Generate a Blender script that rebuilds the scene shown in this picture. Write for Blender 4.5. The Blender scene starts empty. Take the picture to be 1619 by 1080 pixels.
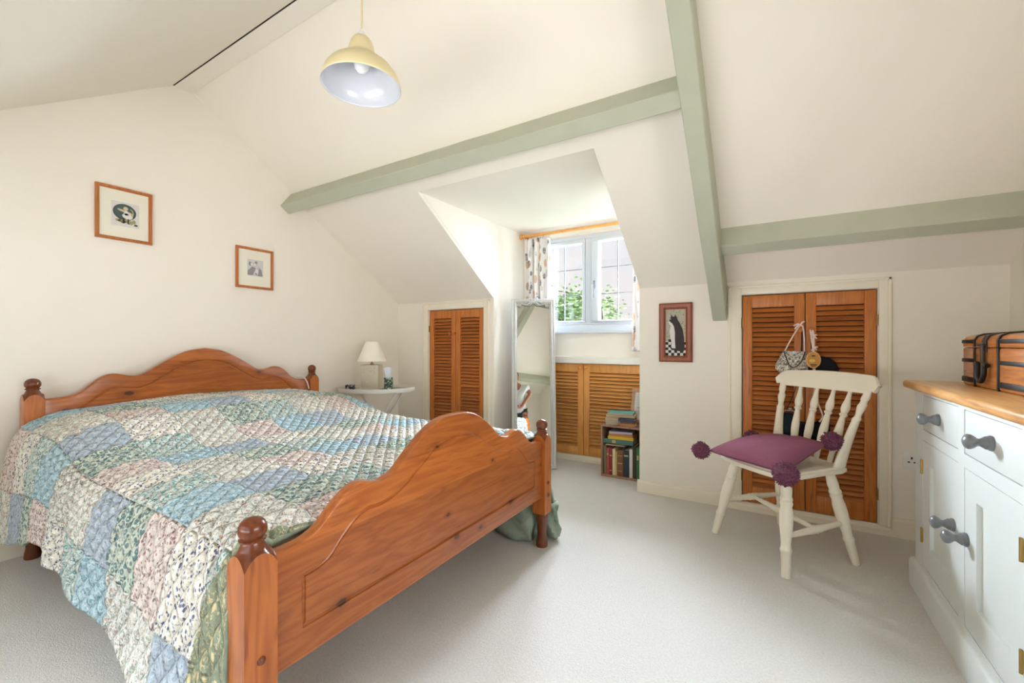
import bpy, bmesh, math, random
from mathutils import Vector, Matrix, noise
random.seed(7)
PI = math.pi
SC = bpy.context.scene
COL = SC.collection

# ------------------------------------------------------------------ camera
RD = Vector((.855, .518, 0)).normalized()      # picture-right on the ground
FD = Vector((-.518, .855, 0)).normalized()     # looking direction on the ground
cd = bpy.data.cameras.new('camera')
cam = bpy.data.objects.new('camera', cd); COL.objects.link(cam)
cam.location = (0, 0, 1.05)
cam.rotation_euler = (PI/2, 0, math.atan2(.518, .855))
cd.sensor_width = 36; cd.lens = 677.3/1619*36
cd.shift_y = 3/1619; cd.clip_start = .02
SC.camera = cam

# ------------------------------------------------------------------ world, lights, exposure
def S(r, g=None, b=None):
    if g is None: r, g, b = r
    f = lambda c: (c/255/12.92) if c <= 10.3 else ((c/255+.055)/1.055)**2.4
    return (f(r), f(g), f(b), 1)
w = bpy.data.worlds.new('sky'); SC.world = w; w.use_nodes = True
nt = w.node_tree; nt.nodes.clear()
wo = nt.nodes.new('ShaderNodeOutputWorld'); bg = nt.nodes.new('ShaderNodeBackground')
tc = nt.nodes.new('ShaderNodeTexCoord'); sx = nt.nodes.new('ShaderNodeSeparateXYZ')
mr = nt.nodes.new('ShaderNodeMapRange'); rp = nt.nodes.new('ShaderNodeValToRGB')
mr.inputs['From Min'].default_value = .28; mr.inputs['From Max'].default_value = .75
mr.inputs['To Min'].default_value = .46; mr.inputs['To Max'].default_value = 8
rp.color_ramp.elements[0].color = (.97, .93, .95, 1); rp.color_ramp.elements[0].position = .1
rp.color_ramp.elements[1].color = (.84, .93, 1, 1); rp.color_ramp.elements[1].position = .5
nt.links.new(tc.outputs['Generated'], sx.inputs[0]); nt.links.new(sx.outputs['Z'], mr.inputs['Value'])
nt.links.new(sx.outputs['Z'], rp.inputs['Fac']); nt.links.new(rp.outputs[0], bg.inputs['Color'])
nt.links.new(mr.outputs[0], bg.inputs['Strength']); nt.links.new(bg.outputs[0], wo.inputs['Surface'])

def area(name, loc, rot, sx, sy, power, color=(1, 1, 1), portal=False):
    l = bpy.data.lights.new(name, 'AREA'); l.shape = 'RECTANGLE'; l.size = sx; l.size_y = sy
    l.energy = power; l.color = color
    if portal: l.cycles.is_portal = True
    o = bpy.data.objects.new(name, l); COL.objects.link(o); o.location = loc; o.rotation_euler = rot
    return o
# fill lamps outside two added windows, rear and right, and lamps standing for the bright sky to the sides of and above the dormer window
def aim(name, loc, at, sx, sy, power, color):
    d = Vector(at)-Vector(loc); o = area(name, loc, (0, 0, 0), sx, sy, power, color); o.rotation_euler = d.to_track_quat('-Z', 'Y').to_euler(); return o
area('fill_lamp_rear', (-.2, -2.4, .05), (PI/2+.12, 0, 0), 6.0, 1.9, 160, (1, .985, .965))  # added fill lamp, tilted up through the added rear window
area('fill_lamp_right', (2.3, .65, .75), (PI/2+.05, 0, PI/2), 2.2, 1.7, 76, (1, .98, .95))  # added fill lamp to lift the footboard side of the room
aim('daylight_sky_east', (-.72, 5.4, 2.0), (-1.38, 3.6, 1.55), 1.1, 1.3, 185, (.78, .89, 1))
aim('daylight_sky_west', (-3.55, 4.85, 2.0), (-1.38, 3.6, 1.6), 1.3, 1.3, 1150, (.78, .89, 1))
aim('daylight_sky_above', (-2.2, 8.0, 4.5), (-1.38, 3.6, 1.6), 5.5, 2.0, 2300, (.76, .88, 1))
area('daylight_dormer_portal', (-1.385, 3.66, 1.62), (-PI/2, 0, 0), 1.02, .8, 1, portal=True)
SC.view_settings.view_transform = 'Standard'; SC.view_settings.look = 'None'
SC.view_settings.gamma = 1; SC.view_settings.use_curve_mapping = False
SC.view_settings.exposure = 1.08
SC.cycles.max_bounces = 10; SC.cycles.diffuse_bounces = 7; SC.cycles.glossy_bounces = 4
SC.cycles.transparent_max_bounces = 16; SC.cycles.caustics_reflective = False; SC.cycles.caustics_refractive = False
SC.cycles.sample_clamp_indirect = 6

# ------------------------------------------------------------------ node materials
class NB:
    def __init__(s, name):
        s.m = bpy.data.materials.new(name); s.m.use_nodes = True; s.t = s.m.node_tree; s.t.nodes.clear()
        s.out = s.t.nodes.new('ShaderNodeOutputMaterial'); s.p = s.t.nodes.new('ShaderNodeBsdfPrincipled')
        s.t.links.new(s.p.outputs[0], s.out.inputs['Surface'])
    def n(s, typ, **k):
        nd = s.t.nodes.new('ShaderNode'+typ)
        for a, v in k.items(): setattr(nd, a, v)
        return nd
    def put(s, sock, v):
        if isinstance(v, bpy.types.NodeSocket): s.t.links.new(v, sock)
        elif v is not None: sock.default_value = v
    def math(s, op, a, b=None, c=None):
        nd = s.n('Math', operation=op); s.put(nd.inputs[0], a); s.put(nd.inputs[1], b)
        if c is not None: s.put(nd.inputs[2], c)
        return nd.outputs[0]
    def mix(s, f, a, b, mode='MIX'):
        nd = s.n('Mix', data_type='RGBA', blend_type=mode); s.put(nd.inputs[0], f); s.put(nd.inputs[6], a); s.put(nd.inputs[7], b)
        return nd.outputs[2]
    def coord(s, kind='Object', scale=(1, 1, 1), rot=(0, 0, 0)):
        t = s.n('TexCoord'); mp = s.n('Mapping'); mp.inputs['Scale'].default_value = scale; mp.inputs['Rotation'].default_value = rot
        s.t.links.new(t.outputs[kind], mp.inputs[0]); return mp.outputs[0]
    def noise(s, v, scale, detail=3, rough=.55, dist=0):
        nd = s.n('TexNoise'); s.put(nd.inputs['Vector'], v); nd.inputs['Scale'].default_value = scale
        nd.inputs['Detail'].default_value = detail; nd.inputs['Roughness'].default_value = rough; nd.inputs['Distortion'].default_value = dist
        return nd.outputs['Fac']
    def voro(s, v, scale, feature='F1', out='Distance', rnd=1):
        nd = s.n('TexVoronoi', feature=feature); s.put(nd.inputs['Vector'], v); nd.inputs['Scale'].default_value = scale
        nd.inputs['Randomness'].default_value = rnd
        return nd.outputs[out]
    def step(s, v, lo, hi):
        nd = s.n('MapRange', interpolation_type='SMOOTHSTEP'); s.put(nd.inputs['Value'], v)
        nd.inputs['From Min'].default_value = lo; nd.inputs['From Max'].default_value = hi
        return nd.outputs[0]
    def ramp(s, f, stops, const=False):
        nd = s.n('ValToRGB'); cr = nd.color_ramp
        if const: cr.interpolation = 'CONSTANT'
        while len(cr.elements) < len(stops): cr.elements.new(1)
        for e, (p, c) in zip(cr.elements, stops): e.position = p; e.color = c
        s.put(nd.inputs[0], f); return nd.outputs[0]
    def bump(s, h, strength=.3, dist=.002):
        nd = s.n('Bump'); nd.inputs['Strength'].default_value = strength; nd.inputs['Distance'].default_value = dist
        s.put(nd.inputs['Height'], h); s.t.links.new(nd.outputs[0], s.p.inputs['Normal'])
    def fin(s, col=None, rough=.5, metal=None, spec=None):
        s.put(s.p.inputs['Base Color'], col); s.put(s.p.inputs['Roughness'], rough)
        if metal is not None: s.put(s.p.inputs['Metallic'], metal)
        if spec is not None: s.put(s.p.inputs['Specular IOR Level'], spec)
        return s.m

def paint(name, c, rough=.5, var=.03, bump=.1, scale=12, metal=None, spec=None):
    b = NB(name); v = b.coord(); f = b.noise(v, scale, 4)
    c = S(c); c2 = tuple(max(0, x*(1-var*3)) for x in c[:3])+(1,)
    if bump: b.bump(b.noise(v, scale*8, 3), bump, .001)
    return b.fin(b.mix(f, c2, c), rough, metal, spec)

def wood(name, c1, c2, dark, grain='x', plank=0, pax='z', knots=.0, rough=.35, fine=1.0):
    b = NB(name); a = 'xyz'.index(grain)
    st = [9*fine]*3; st[a] = .9*fine
    v = b.coord('Object', tuple(st))
    off = None
    if plank:
        t = b.n('TexCoord'); sp = b.n('SeparateXYZ'); b.t.links.new(t.outputs['Object'], sp.inputs[0])
        k = b.math('FLOOR', b.math('DIVIDE', sp.outputs['XYZ'.index(pax.upper())], plank))
        wn = b.n('TexWhiteNoise', noise_dimensions='1D'); b.put(wn.inputs['W'], k)
        ad = b.n('VectorMath', operation='ADD'); b.put(ad.inputs[0], v)
        sc = b.n('VectorMath', operation='SCALE'); b.put(sc.inputs[0], wn.outputs['Color']); sc.inputs['Scale'].default_value = 9
        b.put(ad.inputs[1], sc.outputs[0]); v = ad.outputs[0]; off = wn.outputs['Value']
    n1 = b.noise(v, 1.6, 3, .5, .6)
    n2 = b.noise(v, 7, 4, .6)
    rings = b.math('PINGPONG', b.math('MULTIPLY', n1, 14), 1)
    f = b.math('ADD', b.math('MULTIPLY', rings, .62), b.math('MULTIPLY', n2, .42))
    col = b.mix(f, S(c1), S(c2))
    if off is not None: col = b.mix(b.math('MULTIPLY', off, .35), col, S(dark), 'MULTIPLY')
    col = b.mix(b.math('MULTIPLY', b.step(n2, .56, .76), .6), col, S(dark))
    if knots:
        t2 = b.n('TexCoord'); s2 = b.n('SeparateXYZ'); b.t.links.new(t2.outputs['Object'], s2.inputs[0])
        cb = b.n('CombineXYZ'); b.put(cb.inputs[0], b.math('MULTIPLY', s2.outputs[a], 4.2)); b.put(cb.inputs[1], b.math('MULTIPLY', s2.outputs['XYZ'.index(pax.upper())], 7.5))
        vo = b.n('TexVoronoi', voronoi_dimensions='2D'); b.put(vo.inputs['Vector'], cb.outputs[0]); vo.inputs['Scale'].default_value = 1
        sc2 = b.n('SeparateColor'); b.t.links.new(vo.outputs['Color'], sc2.inputs[0])
        d = b.math('ADD', vo.outputs['Distance'], b.math('MULTIPLY', b.math('SUBTRACT', b.noise(b.coord(), 45, 2), .5), .07))
        d = b.math('ADD', d, b.math('MULTIPLY', b.math('GREATER_THAN', .45, sc2.outputs[0]), 1))
        d = b.math('DIVIDE', d, b.math('ADD', .35, sc2.outputs[1]))
        k = b.math('SUBTRACT', 1, b.step(d, knots*.55, knots))
        halo = b.math('SUBTRACT', 1, b.step(d, knots, knots*2.6)); col = b.mix(b.math('MULTIPLY', halo, .35), col, S(dark))
        col = b.mix(b.math('MULTIPLY', k, .85), col, S((62, 30, 16)))
    b.bump(n2, .12, .001)
    return b.fin(col, rough)

M = {}
M['wall'] = paint('wall_paint', (241, 235, 224), .9, .012, .12, 5)
M['ceil'] = paint('ceiling_paint', (242, 236, 225), .9, .012, .10, 4)
M['white'] = paint('white_gloss', (240, 237, 228), .35, .012, .03, 8)
M['upvc'] = paint('window_white', (206, 213, 222), .3, .01, 0, 8)
M['cream'] = paint('cream_gloss', (240, 232, 214), .35, .012, .03, 8)
M['sage'] = paint('sage_paint', (186, 190, 170), .55, .04, .5, 9)
M['bedpine'] = wood('bed_pine', (196, 116, 52), (160, 84, 32), (104, 48, 18), 'y', .135, 'z', .10, .28)
M['bedpost'] = wood('bed_post_pine', (190, 112, 50), (152, 80, 32), (110, 54, 22), 'z', rough=.28)
M['bedknob'] = wood('bed_finial_pine', (118, 60, 28), (94, 44, 20), (66, 30, 14), 'z', rough=.22)
M['doorpine'] = wood('louvre_pine', (204, 128, 58), (178, 100, 40), (130, 66, 26), 'z', rough=.4)
M['slatpine'] = wood('louvre_slat_pine', (204, 126, 58), (176, 98, 40), (126, 62, 26), 'x', .0303, 'z', 0, .42)
M['cupline'] = wood('cupboard_pine', (222, 160, 84), (204, 136, 62), (168, 104, 44), 'z', rough=.4)
M['cupslat'] = wood('cupboard_slat_pine', (222, 160, 84), (202, 134, 62), (160, 96, 42), 'x', .03, 'z', 0, .42)
M['toppine'] = wood('worktop_pine', (226, 178, 118), (200, 142, 80), (150, 92, 48), 'y', 0, 'x', .10, .3, .7)
M['frame'] = wood('frame_pine', (192, 116, 54), (160, 86, 34), (116, 60, 24), 'z', rough=.35)
M['framered'] = wood('frame_red', (150, 76, 40), (124, 58, 30), (84, 36, 20), 'z', rough=.35)
M['crate'] = wood('crate_wood', (176, 136, 110), (140, 102, 80), (96, 64, 48), 'z', rough=.6)
M['trunk'] = wood('trunk_wood', (196, 128, 68), (164, 96, 46), (112, 60, 28), 'y', rough=.25)
M['grey'] = paint('cabinet_paint', (220, 225, 222), .45, .02, .08, 6)
M['knobgrey'] = paint('knob_grey', (122, 126, 130), .28, .05, 0, 20)
M['brass'] = paint('old_brass', (168, 138, 84), .35, .08, 0, 30, 1.0)
M['iron'] = paint('black_iron', (44, 40, 38), .45, .15, .5, 30, .4)
M['strap'] = paint('dark_leather', (62, 50, 42), .55, .12, .4, 40)
M['chair'] = paint('chair_cream', (243, 236, 218), .38, .012, .05, 10)
M['metalw'] = paint('white_metal', (228, 226, 220), .4, .02, 0, 20)
M['silverfr'] = paint('silvered_frame', (206, 205, 202), .38, .06, .3, 25, .25)
M['ceramic'] = paint('lamp_ceramic', (218, 210, 190), .45, .03, .5, 30)
M['shade'] = paint('shade_cloth', (244, 238, 224), .8, .01, .1, 40)
M['pend'] = paint('pendant_cream', (222, 208, 164), .45, .01, 0, 10)
M['pendin'] = paint('pendant_white', (204, 208, 216), .14, .005, 0, 10)
M['plastic'] = paint('white_plastic', (236, 234, 230), .35, .01, 0, 10)
M['black'] = paint('black_velvet', (14, 14, 22), .9, .1, .1, 60)
M['teal'] = paint('teal_velvet', (14, 42, 54), .75, .2, .2, 40)
M['ribbon'] = paint('cream_ribbon', (238, 216, 204), .6, .02, 0, 30)
M['paper'] = paint('paper', (232, 226, 210), .8, .03, .1, 30)
M['pages'] = paint('book_pages', (216, 196, 162), .85, .06, .3, 60)
M['mat'] = paint('picture_mat', (234, 230, 214), .75, .01, 0, 20)
M['dark'] = paint('dark_gap', (40, 24, 14), .8, .05, 0, 20)
M['skin'] = paint('skin', (170, 112, 86), .5, .04, .05, 30)
M['tshirt'] = paint('tshirt', (216, 220, 224), .85, .03, .2, 30)
M['trouser'] = paint('trouser', (66, 76, 74), .85, .05, .2, 40)
M['hair'] = paint('hair', (60, 44, 34), .6, .1, .5, 60)

def mk_carpet():
    b = NB('carpet'); v = b.coord(); n = b.noise(v, 130, 3, .85); n2 = b.noise(v, 1.7, 3); n3 = b.noise(v, 210, 2, .8)
    c = b.mix(n, S(178, 173, 165), S(246, 244, 241)); c = b.mix(b.math('MULTIPLY', n2, .35), c, S(216, 213, 207))
    c = b.mix(b.math('MULTIPLY', b.step(n3, .62, .75), .4), c, S(150, 140, 126))
    b.bump(b.math('ADD', n, b.math('MULTIPLY', n3, .6)), .7, .006); return b.fin(c, .95, spec=.1)
M['carpet'] = mk_carpet()
def mk_glass():
    b = NB('window_glass'); b.t.nodes.remove(b.p)
    tr = b.n('BsdfTransparent'); gl = b.n('BsdfGlossy'); gl.inputs['Roughness'].default_value = .02; mx = b.n('MixShader'); mx.inputs[0].default_value = .06
    b.t.links.new(tr.outputs[0], mx.inputs[1]); b.t.links.new(gl.outputs[0], mx.inputs[2]); b.t.links.new(mx.outputs[0], b.out.inputs['Surface']); return b.m
M['glass'] = mk_glass()
def mk_bulb():
    b = NB('bulb_glass'); return b.fin((.9, .9, .92, 1), .08)
M['bulb'] = mk_bulb()
def mk_mirror():
    b = NB('mirror_silver'); return b.fin((.86, .88, .86, 1), .015, 1.0)
M['mirror'] = mk_mirror()
M['traytop'] = paint('tray_top', (150, 138, 122), .12, .05, 0, 12)
def mk_quilt():
    b = NB('patchwork_quilt'); t = b.n('TexCoord'); uv = t.outputs['UV']; sp = b.n('SeparateXYZ'); b.t.links.new(uv, sp.inputs[0])
    u, v = sp.outputs[0], sp.outputs[1]
    P = .195
    pu = b.math('DIVIDE', u, P); pv = b.math('DIVIDE', v, P)
    i = b.math('FLOOR', pu); j = b.math('FLOOR', pv)
    idx = b.math('FLOORED_MODULO', b.math('ADD', i, b.math('MULTIPLY', j, 3)), 8)
    f = b.math('DIVIDE', b.math('ADD', idx, .5), 8)
    base = [(236, 233, 224), (168, 182, 196), (206, 212, 196), (226, 214, 206), (238, 233, 220), (216, 222, 214), (190, 211, 218), (226, 226, 220)]
    prnt = [(164, 174, 164), (200, 208, 214), (104, 134, 138), (168, 124, 124), (106, 112, 142), (96, 156, 158), (122, 164, 180), (150, 152, 136)]
    prn2 = [(190, 150, 134), (130, 146, 164), (140, 164, 162), (120, 106, 112), (150, 156, 172), (200, 164, 152), (214, 228, 232), (200, 150, 116)]
    wts = [(0, .9, 0), (0, .1, .0), (0, 0, .95), (.9, 0, 0), (1, 0, 0), (0, 1, .15), (0, .8, .25), (0, .95, 0)]
    rampc = lambda L: b.ramp(f, [(k/8, S(c)) for k, c in enumerate(L)], True)
    cb, c1, c2 = rampc(base), rampc(prnt), rampc(prn2)
    wv = b.ramp(f, [(k/8, c+(1,)) for k, c in enumerate(wts)], True)
    ws = b.n('SeparateColor'); b.t.links.new(wv, ws.inputs[0])
    dots = b.math('SUBTRACT', 1, b.step(b.voro(uv, 96), .28, .37))
    flor = b.step(b.noise(uv, 84, 2, .6, 1.6), .53, .57)
    pais = b.step(b.math('PINGPONG', b.math('MULTIPLY', b.noise(uv, 32, 2, .5, 1.0), 14), 1), .45, .6)
    rg = b.math('PINGPONG', b.math('MULTIPLY', b.voro(uv, 58, rnd=.55), 3.4), 1); scal = b.step(rg, .35, .6)
    m = b.math('ADD', b.math('ADD', b.math('MULTIPLY', dots, ws.outputs[0]), b.math('MULTIPLY', flor, ws.outputs[1])), b.math('MULTIPLY', scal, ws.outputs[2]))
    m = b.math('ADD', m, b.math('MULTIPLY', pais, b.math('MULTIPLY', b.math('COMPARE', idx, 1, .1), .8)))
    col = b.mix(b.math('MINIMUM', m, 1), cb, c1)
    fl2 = b.step(b.noise(uv, 100, 2, .5, .8), .61, .64)
    col = b.mix(b.math('MULTIPLY', fl2, .8), col, c2)
    # sage leaf-printed border at the foot end of the side drop
    bd = b.math('GREATER_THAN', b.math('SUBTRACT', u, b.math('MULTIPLY', v, .36)), 1.845)
    lf = b.math('SUBTRACT', 1, b.step(b.voro(uv, 30), .18, .26)); lf2 = b.step(b.noise(uv, 60, 2, .5, 2.5), .56, .6)
    bc = b.mix(b.math('MAXIMUM', b.math('MULTIPLY', lf2, .7), lf), S(146, 154, 132), S(224, 206, 160))
    col = b.mix(bd, col, bc)
    # diagonal quilting and patch seams
    L = .058
    q = None
    for sg in ('ADD', 'SUBTRACT'):
        d = b.math('PINGPONG', b.math(sg, u, b.math('MULTIPLY', v, 1.0)), L/2); d = b.math('DIVIDE', d, L/2)
        d = b.math('SQRT', b.math('MINIMUM', b.math('MULTIPLY', d, 1.6), 1)); q = d if q is None else b.math('MULTIPLY', q, d)
    for a in (pu, pv):
        d = b.math('MULTIPLY', b.math('PINGPONG', a, .5), 2); q = b.math('MULTIPLY', q, b.step(d, -.02, .06))
    wr = b.noise(uv, 38, 3, .6)
    mpw = b.n('Mapping'); b.t.links.new(uv, mpw.inputs[0]); mpw.inputs['Rotation'].default_value = (0, 0, PI/4); mpw.inputs['Scale'].default_value = (16, 70, 1)
    wr2 = b.noise(mpw.outputs[0], 1.0, 3, .6)
    b.bump(b.math('ADD', b.math('MULTIPLY', q, .8), b.math('ADD', b.math('MULTIPLY', wr, .5), b.math('MULTIPLY', wr2, .7))), 1.0, .017)
    return b.fin(col, .9, spec=.15)
M['quilt'] = mk_quilt()
def mk_fab(name, c1, c2, scale, lo=.5, hi=.58, c3=None, rough=.85, kind='noise', bump=.3):
    b = NB(name); v = b.coord()
    f = b.step(b.noise(v, scale, 2, .6, 1.0), lo, hi) if kind == 'noise' else b.math('SUBTRACT', 1, b.step(b.voro(v, scale), lo, hi))
    c = b.mix(f, S(c1), S(c2))
    if c3: c = b.mix(b.step(b.noise(v, scale*.7, 2, .5, .5), .58, .63), c, S(c3))
    if bump: b.bump(b.noise(v, scale*3, 2), bump, .003)
    return b.fin(c, rough)
M['lining'] = mk_fab('quilt_lining', (150, 164, 148), (128, 144, 128), 14, .4, .65, bump=.8)
def mk_curtain():
    b = NB('curtain_print')
    def leaf(sc, rot, r0, r1):
        v = b.coord('Object', sc, (0, rot, 0)); return b.math('SUBTRACT', 1, b.step(b.voro(v, 1.0, rnd=.8), r0, r1)), v
    l1, v1 = leaf((26, 0, 9), .5, .30, .36); l2, v2 = leaf((22, 0, 8), -.45, .28, .34); l3, v3 = leaf((30, 0, 7), .15, .26, .31)
    vein = b.step(b.math('PINGPONG', b.math('MULTIPLY', b.noise(b.coord('Object', (40, 0, 160), (0, .4, 0)), 1.0, 1), 6), 1), .3, .5)
    c = b.mix(b.math('MULTIPLY', l2, .85), S(234, 230, 228), S(204, 164, 136))
    c = b.mix(b.math('MULTIPLY', l1, b.math('ADD', .25, b.math('MULTIPLY', vein, .75))), c, S(104, 104, 112))
    c = b.mix(b.math('MULTIPLY', l3, b.math('MULTIPLY', vein, .8)), c, S(160, 156, 160))
    return b.fin(c, .85)
M['curtain'] = mk_curtain()
def mk_knit():
    b = NB('plum_knit'); v = b.coord('Object', (1, 1, 1)); c = b.mix(b.noise(v, 9, 3), S(152, 94, 116), S(134, 80, 102))
    b.bump(b.voro(v, 170), .8, .003); return b.fin(c, .9, spec=.2)
M['knit'] = mk_knit()
M['pom'] = mk_fab('plum_wool', (100, 52, 76), (132, 76, 102), 120, .4, .6, bump=.8)
M['silver'] = mk_fab('silver_brocade', (196, 186, 168), (96, 90, 84), 95, .5, .56, (234, 228, 214), .4)
M['pot'] = mk_fab('leafy_pot', (52, 72, 66), (190, 200, 178), 60, .52, .56, None, .3, bump=0)
M['trinket'] = mk_fab('patterned_box', (24, 22, 34), (190, 180, 196), 60, .54, .58, None, .5, bump=0)
def mk_leaf(name, c1, c2):
    b = NB(name); c = b.mix(b.noise(b.coord(), 3, 2), S(c1), S(c2)); b.p.inputs['Transmission Weight'].default_value = 0
    return b.fin(c, .6)
M['leaf'] = mk_leaf('leaves', (58, 84, 44), (96, 124, 66)); M['leaf2'] = mk_leaf('leaves_pale', (84, 112, 70), (130, 150, 96))
M['bark'] = paint('bark', (92, 78, 64), .9, .1, .6, 20); M['lawn'] = paint('lawn', (88, 112, 60), .95, .1, .6, 4)

# ------------------------------------------------------------------ mesh helpers
def box(bm, x0, x1, y0, y1, z0, z1, bev=0, seg=2):
    vs = [bm.verts.new((x, y, z)) for x in (x0, x1) for y in (y0, y1) for z in (z0, z1)]
    F = [(0, 1, 3, 2), (4, 6, 7, 5), (0, 4, 5, 1), (2, 3, 7, 6), (0, 2, 6, 4), (1, 5, 7, 3)]
    fs = [bm.faces.new([vs[i] for i in f]) for f in F]
    if bev:
        es = list({e for f in fs for e in f.edges}); bmesh.ops.bevel(bm, geom=es, offset=bev, segments=seg, affect='EDGES', profile=.5)
    return vs
def BX(*a, **k):
    bm = bmesh.new(); box(bm, *a, **k); return bm
def prism(bm, poly, ax, a0, a1):
    """poly: 2D points in the two remaining axes (xyz order), extruded along ax"""
    def mk(p, a):
        if ax == 'x': return (a, p[0], p[1])
        if ax == 'y': return (p[0], a, p[1])
        return (p[0], p[1], a)
    A = [bm.verts.new(mk(p, a0)) for p in poly]; B = [bm.verts.new(mk(p, a1)) for p in poly]
    f0 = bm.faces.new(A); f1 = bm.faces.new(B[::-1]); n = len(poly)
    sd = [bm.faces.new((A[i], B[i], B[(i+1) % n], A[(i+1) % n])) for i in range(n)]
    bmesh.ops.recalc_face_normals(bm, faces=[f0, f1]+sd)
    return f0, f1, sd
def frame_of(d):
    d = d.normalized(); u = Vector((0, 0, 1)) if abs(d.z) < .9 else Vector((1, 0, 0))
    a = d.cross(u).normalized(); return a, d.cross(a).normalized()
def tube(bm, pts, r, seg=8, closed=False, cap=True):
    pts = [Vector(p) for p in pts]; n = len(pts); rings = []
    rr = r if isinstance(r, (list, tuple)) else [r]*n
    a = None
    for i, p in enumerate(pts):
        if closed: d = pts[(i+1) % n]-pts[i-1]
        else: d = pts[min(i+1, n-1)]-pts[max(i-1, 0)]
        d.normalize()
        if a is None: a, b = frame_of(d)
        else:
            a = (a-d*a.dot(d)); a = a.normalized() if a.length > 1e-6 else frame_of(d)[0]
            b = d.cross(a)
        rings.append([bm.verts.new(p+(a*math.cos(2*PI*k/seg)+b*math.sin(2*PI*k/seg))*rr[i]) for k in range(seg)])
    m = n if closed else n-1; fs = []
    for i in range(m):
        A, B = rings[i], rings[(i+1) % n]
        for k in range(seg): fs.append(bm.faces.new((A[k], A[(k+1) % seg], B[(k+1) % seg], B[k])))
    if cap and not closed: fs.append(bm.faces.new(rings[0][::-1])); fs.append(bm.faces.new(rings[-1]))
    bmesh.ops.recalc_face_normals(bm, faces=fs)
def turned(bm, p0, p1, prof, seg=20):
    """lathe-turned rod from p0 to p1; prof = [(t, radius)]"""
    p0, p1 = Vector(p0), Vector(p1); d = p1-p0; a, b = frame_of(d); rings = []
    for t, r in prof:
        c = p0+d*t; rings.append([bm.verts.new(c+(a*math.cos(2*PI*k/seg)+b*math.sin(2*PI*k/seg))*max(r, 1e-4)) for k in range(seg)])
    fs = []
    for A, B in zip(rings, rings[1:]):
        for k in range(seg): fs.append(bm.faces.new((A[k], A[(k+1) % seg], B[(k+1) % seg], B[k])))
    fs.append(bm.faces.new(rings[0][::-1])); fs.append(bm.faces.new(rings[-1])); bmesh.ops.recalc_face_normals(bm, faces=fs)
def lathe(bm, c, prof, seg=32, cap=True, ell=1.0):
    c = Vector(c); rings = [[bm.verts.new(c+Vector((r*math.cos(2*PI*k/seg), r*ell*math.sin(2*PI*k/seg), z))) for k in range(seg)] for r, z in prof]
    fs = []
    for A, B in zip(rings, rings[1:]):
        for k in range(seg): fs.append(bm.faces.new((A[k], A[(k+1) % seg], B[(k+1) % seg], B[k])))
    if cap: fs.append(bm.faces.new(rings[0][::-1])); fs.append(bm.faces.new(rings[-1]))
    bmesh.ops.recalc_face_normals(bm, faces=fs)
def ball(bm, c, r, sub=3, sc=(1, 1, 1), jag=0):
    g = bmesh.ops.create_icosphere(bm, subdivisions=sub, radius=r)
    for v in g['verts']:
        if jag: v.co *= 1+random.uniform(-jag, jag)
        v.co = Vector((v.co.x*sc[0], v.co.y*sc[1], v.co.z*sc[2]))+Vector(c)
def smoothpath(pts, n=6, closed=False):
    P = [Vector(p) for p in pts]; m = len(P); out = []
    R = range(m if closed else m-1)
    for i in R:
        g = lambda k: P[k % m] if closed else P[max(0, min(m-1, k))]
        a, b, c, d = g(i-1), g(i), g(i+1), g(i+2)
        for k in range(n):
            t = k/n; out.append(.5*((2*b)+(c-a)*t+(2*a-5*b+4*c-d)*t*t+(3*b-a-3*c+d)*t**3))
    if not closed: out.append(P[-1])
    return out

def mesh_of(bm, name, smooth=True, angle=38):
    me = bpy.data.meshes.new(name); bm.to_mesh(me); bm.free()
    if smooth:
        for p in me.polygons: p.use_smooth = True
        me.set_sharp_from_angle(angle=math.radians(angle))
    return me
def rootmat(o):
    return Matrix.Translation(o.location) @ o.rotation_euler.to_matrix().to_4x4()
def worldmat(o):
    m = rootmat(o)
    while o.parent: o = o.parent; m = rootmat(o) @ m
    return m
def obj(name, bm, m, parent=None, local=False, smooth=True, angle=38):
    """one mesh object; bm in world coordinates unless local"""
    mats = m if isinstance(m, list) else [m]
    if parent is not None and not local: bm.transform(worldmat(parent).inverted())
    o = bpy.data.objects.new(name, mesh_of(bm, name, smooth, angle)); COL.objects.link(o)
    for k in mats: o.data.materials.append(M[k] if isinstance(k, str) else k)
    if parent is not None: o.parent = parent
    return o
def own(o):
    """move a top-level mesh's origin to the bottom centre of its geometry"""
    vs = [v.co.copy() for v in o.data.vertices]
    c = Vector(((min(v.x for v in vs)+max(v.x for v in vs))/2, (min(v.y for v in vs)+max(v.y for v in vs))/2, min(v.z for v in vs)))
    o.data.transform(Matrix.Translation(-c)); o.location = c; return o
def tag(o, label, cat, group=None):
    o['label'] = label; o['category'] = cat
    if group: o['group'] = group
    return o
def thing(name, label, cat, loc=(0, 0, 0), rot=(0, 0, 0), group=None):
    o = bpy.data.objects.new(name, None); COL.objects.link(o); o.location = loc; o.rotation_euler = rot; o.empty_display_size = .05
    return tag(o, label, cat, group)
def struct(name, bm, m, label=None, smooth=False):
    o = obj(name, bm, m, smooth=smooth); o['kind'] = 'structure'
    if label: o['label'] = label; o['category'] = name.split('_')[0]
    return o
def sthing(name, label, cat, loc):
    o = thing(name, label, cat, loc); o['kind'] = 'structure'; return o
def join(pairs):
    """[(bm, material)] -> one bm + material list"""
    out = bmesh.new(); mats = []
    for bm, m in pairs:
        if m not in mats: mats.append(m)
        k = mats.index(m)
        for f in bm.faces: f.material_index = k
        me = bpy.data.meshes.new('t'); bm.to_mesh(me); bm.free(); out.from_mesh(me); bpy.data.meshes.remove(me)
    return out, mats
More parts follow.
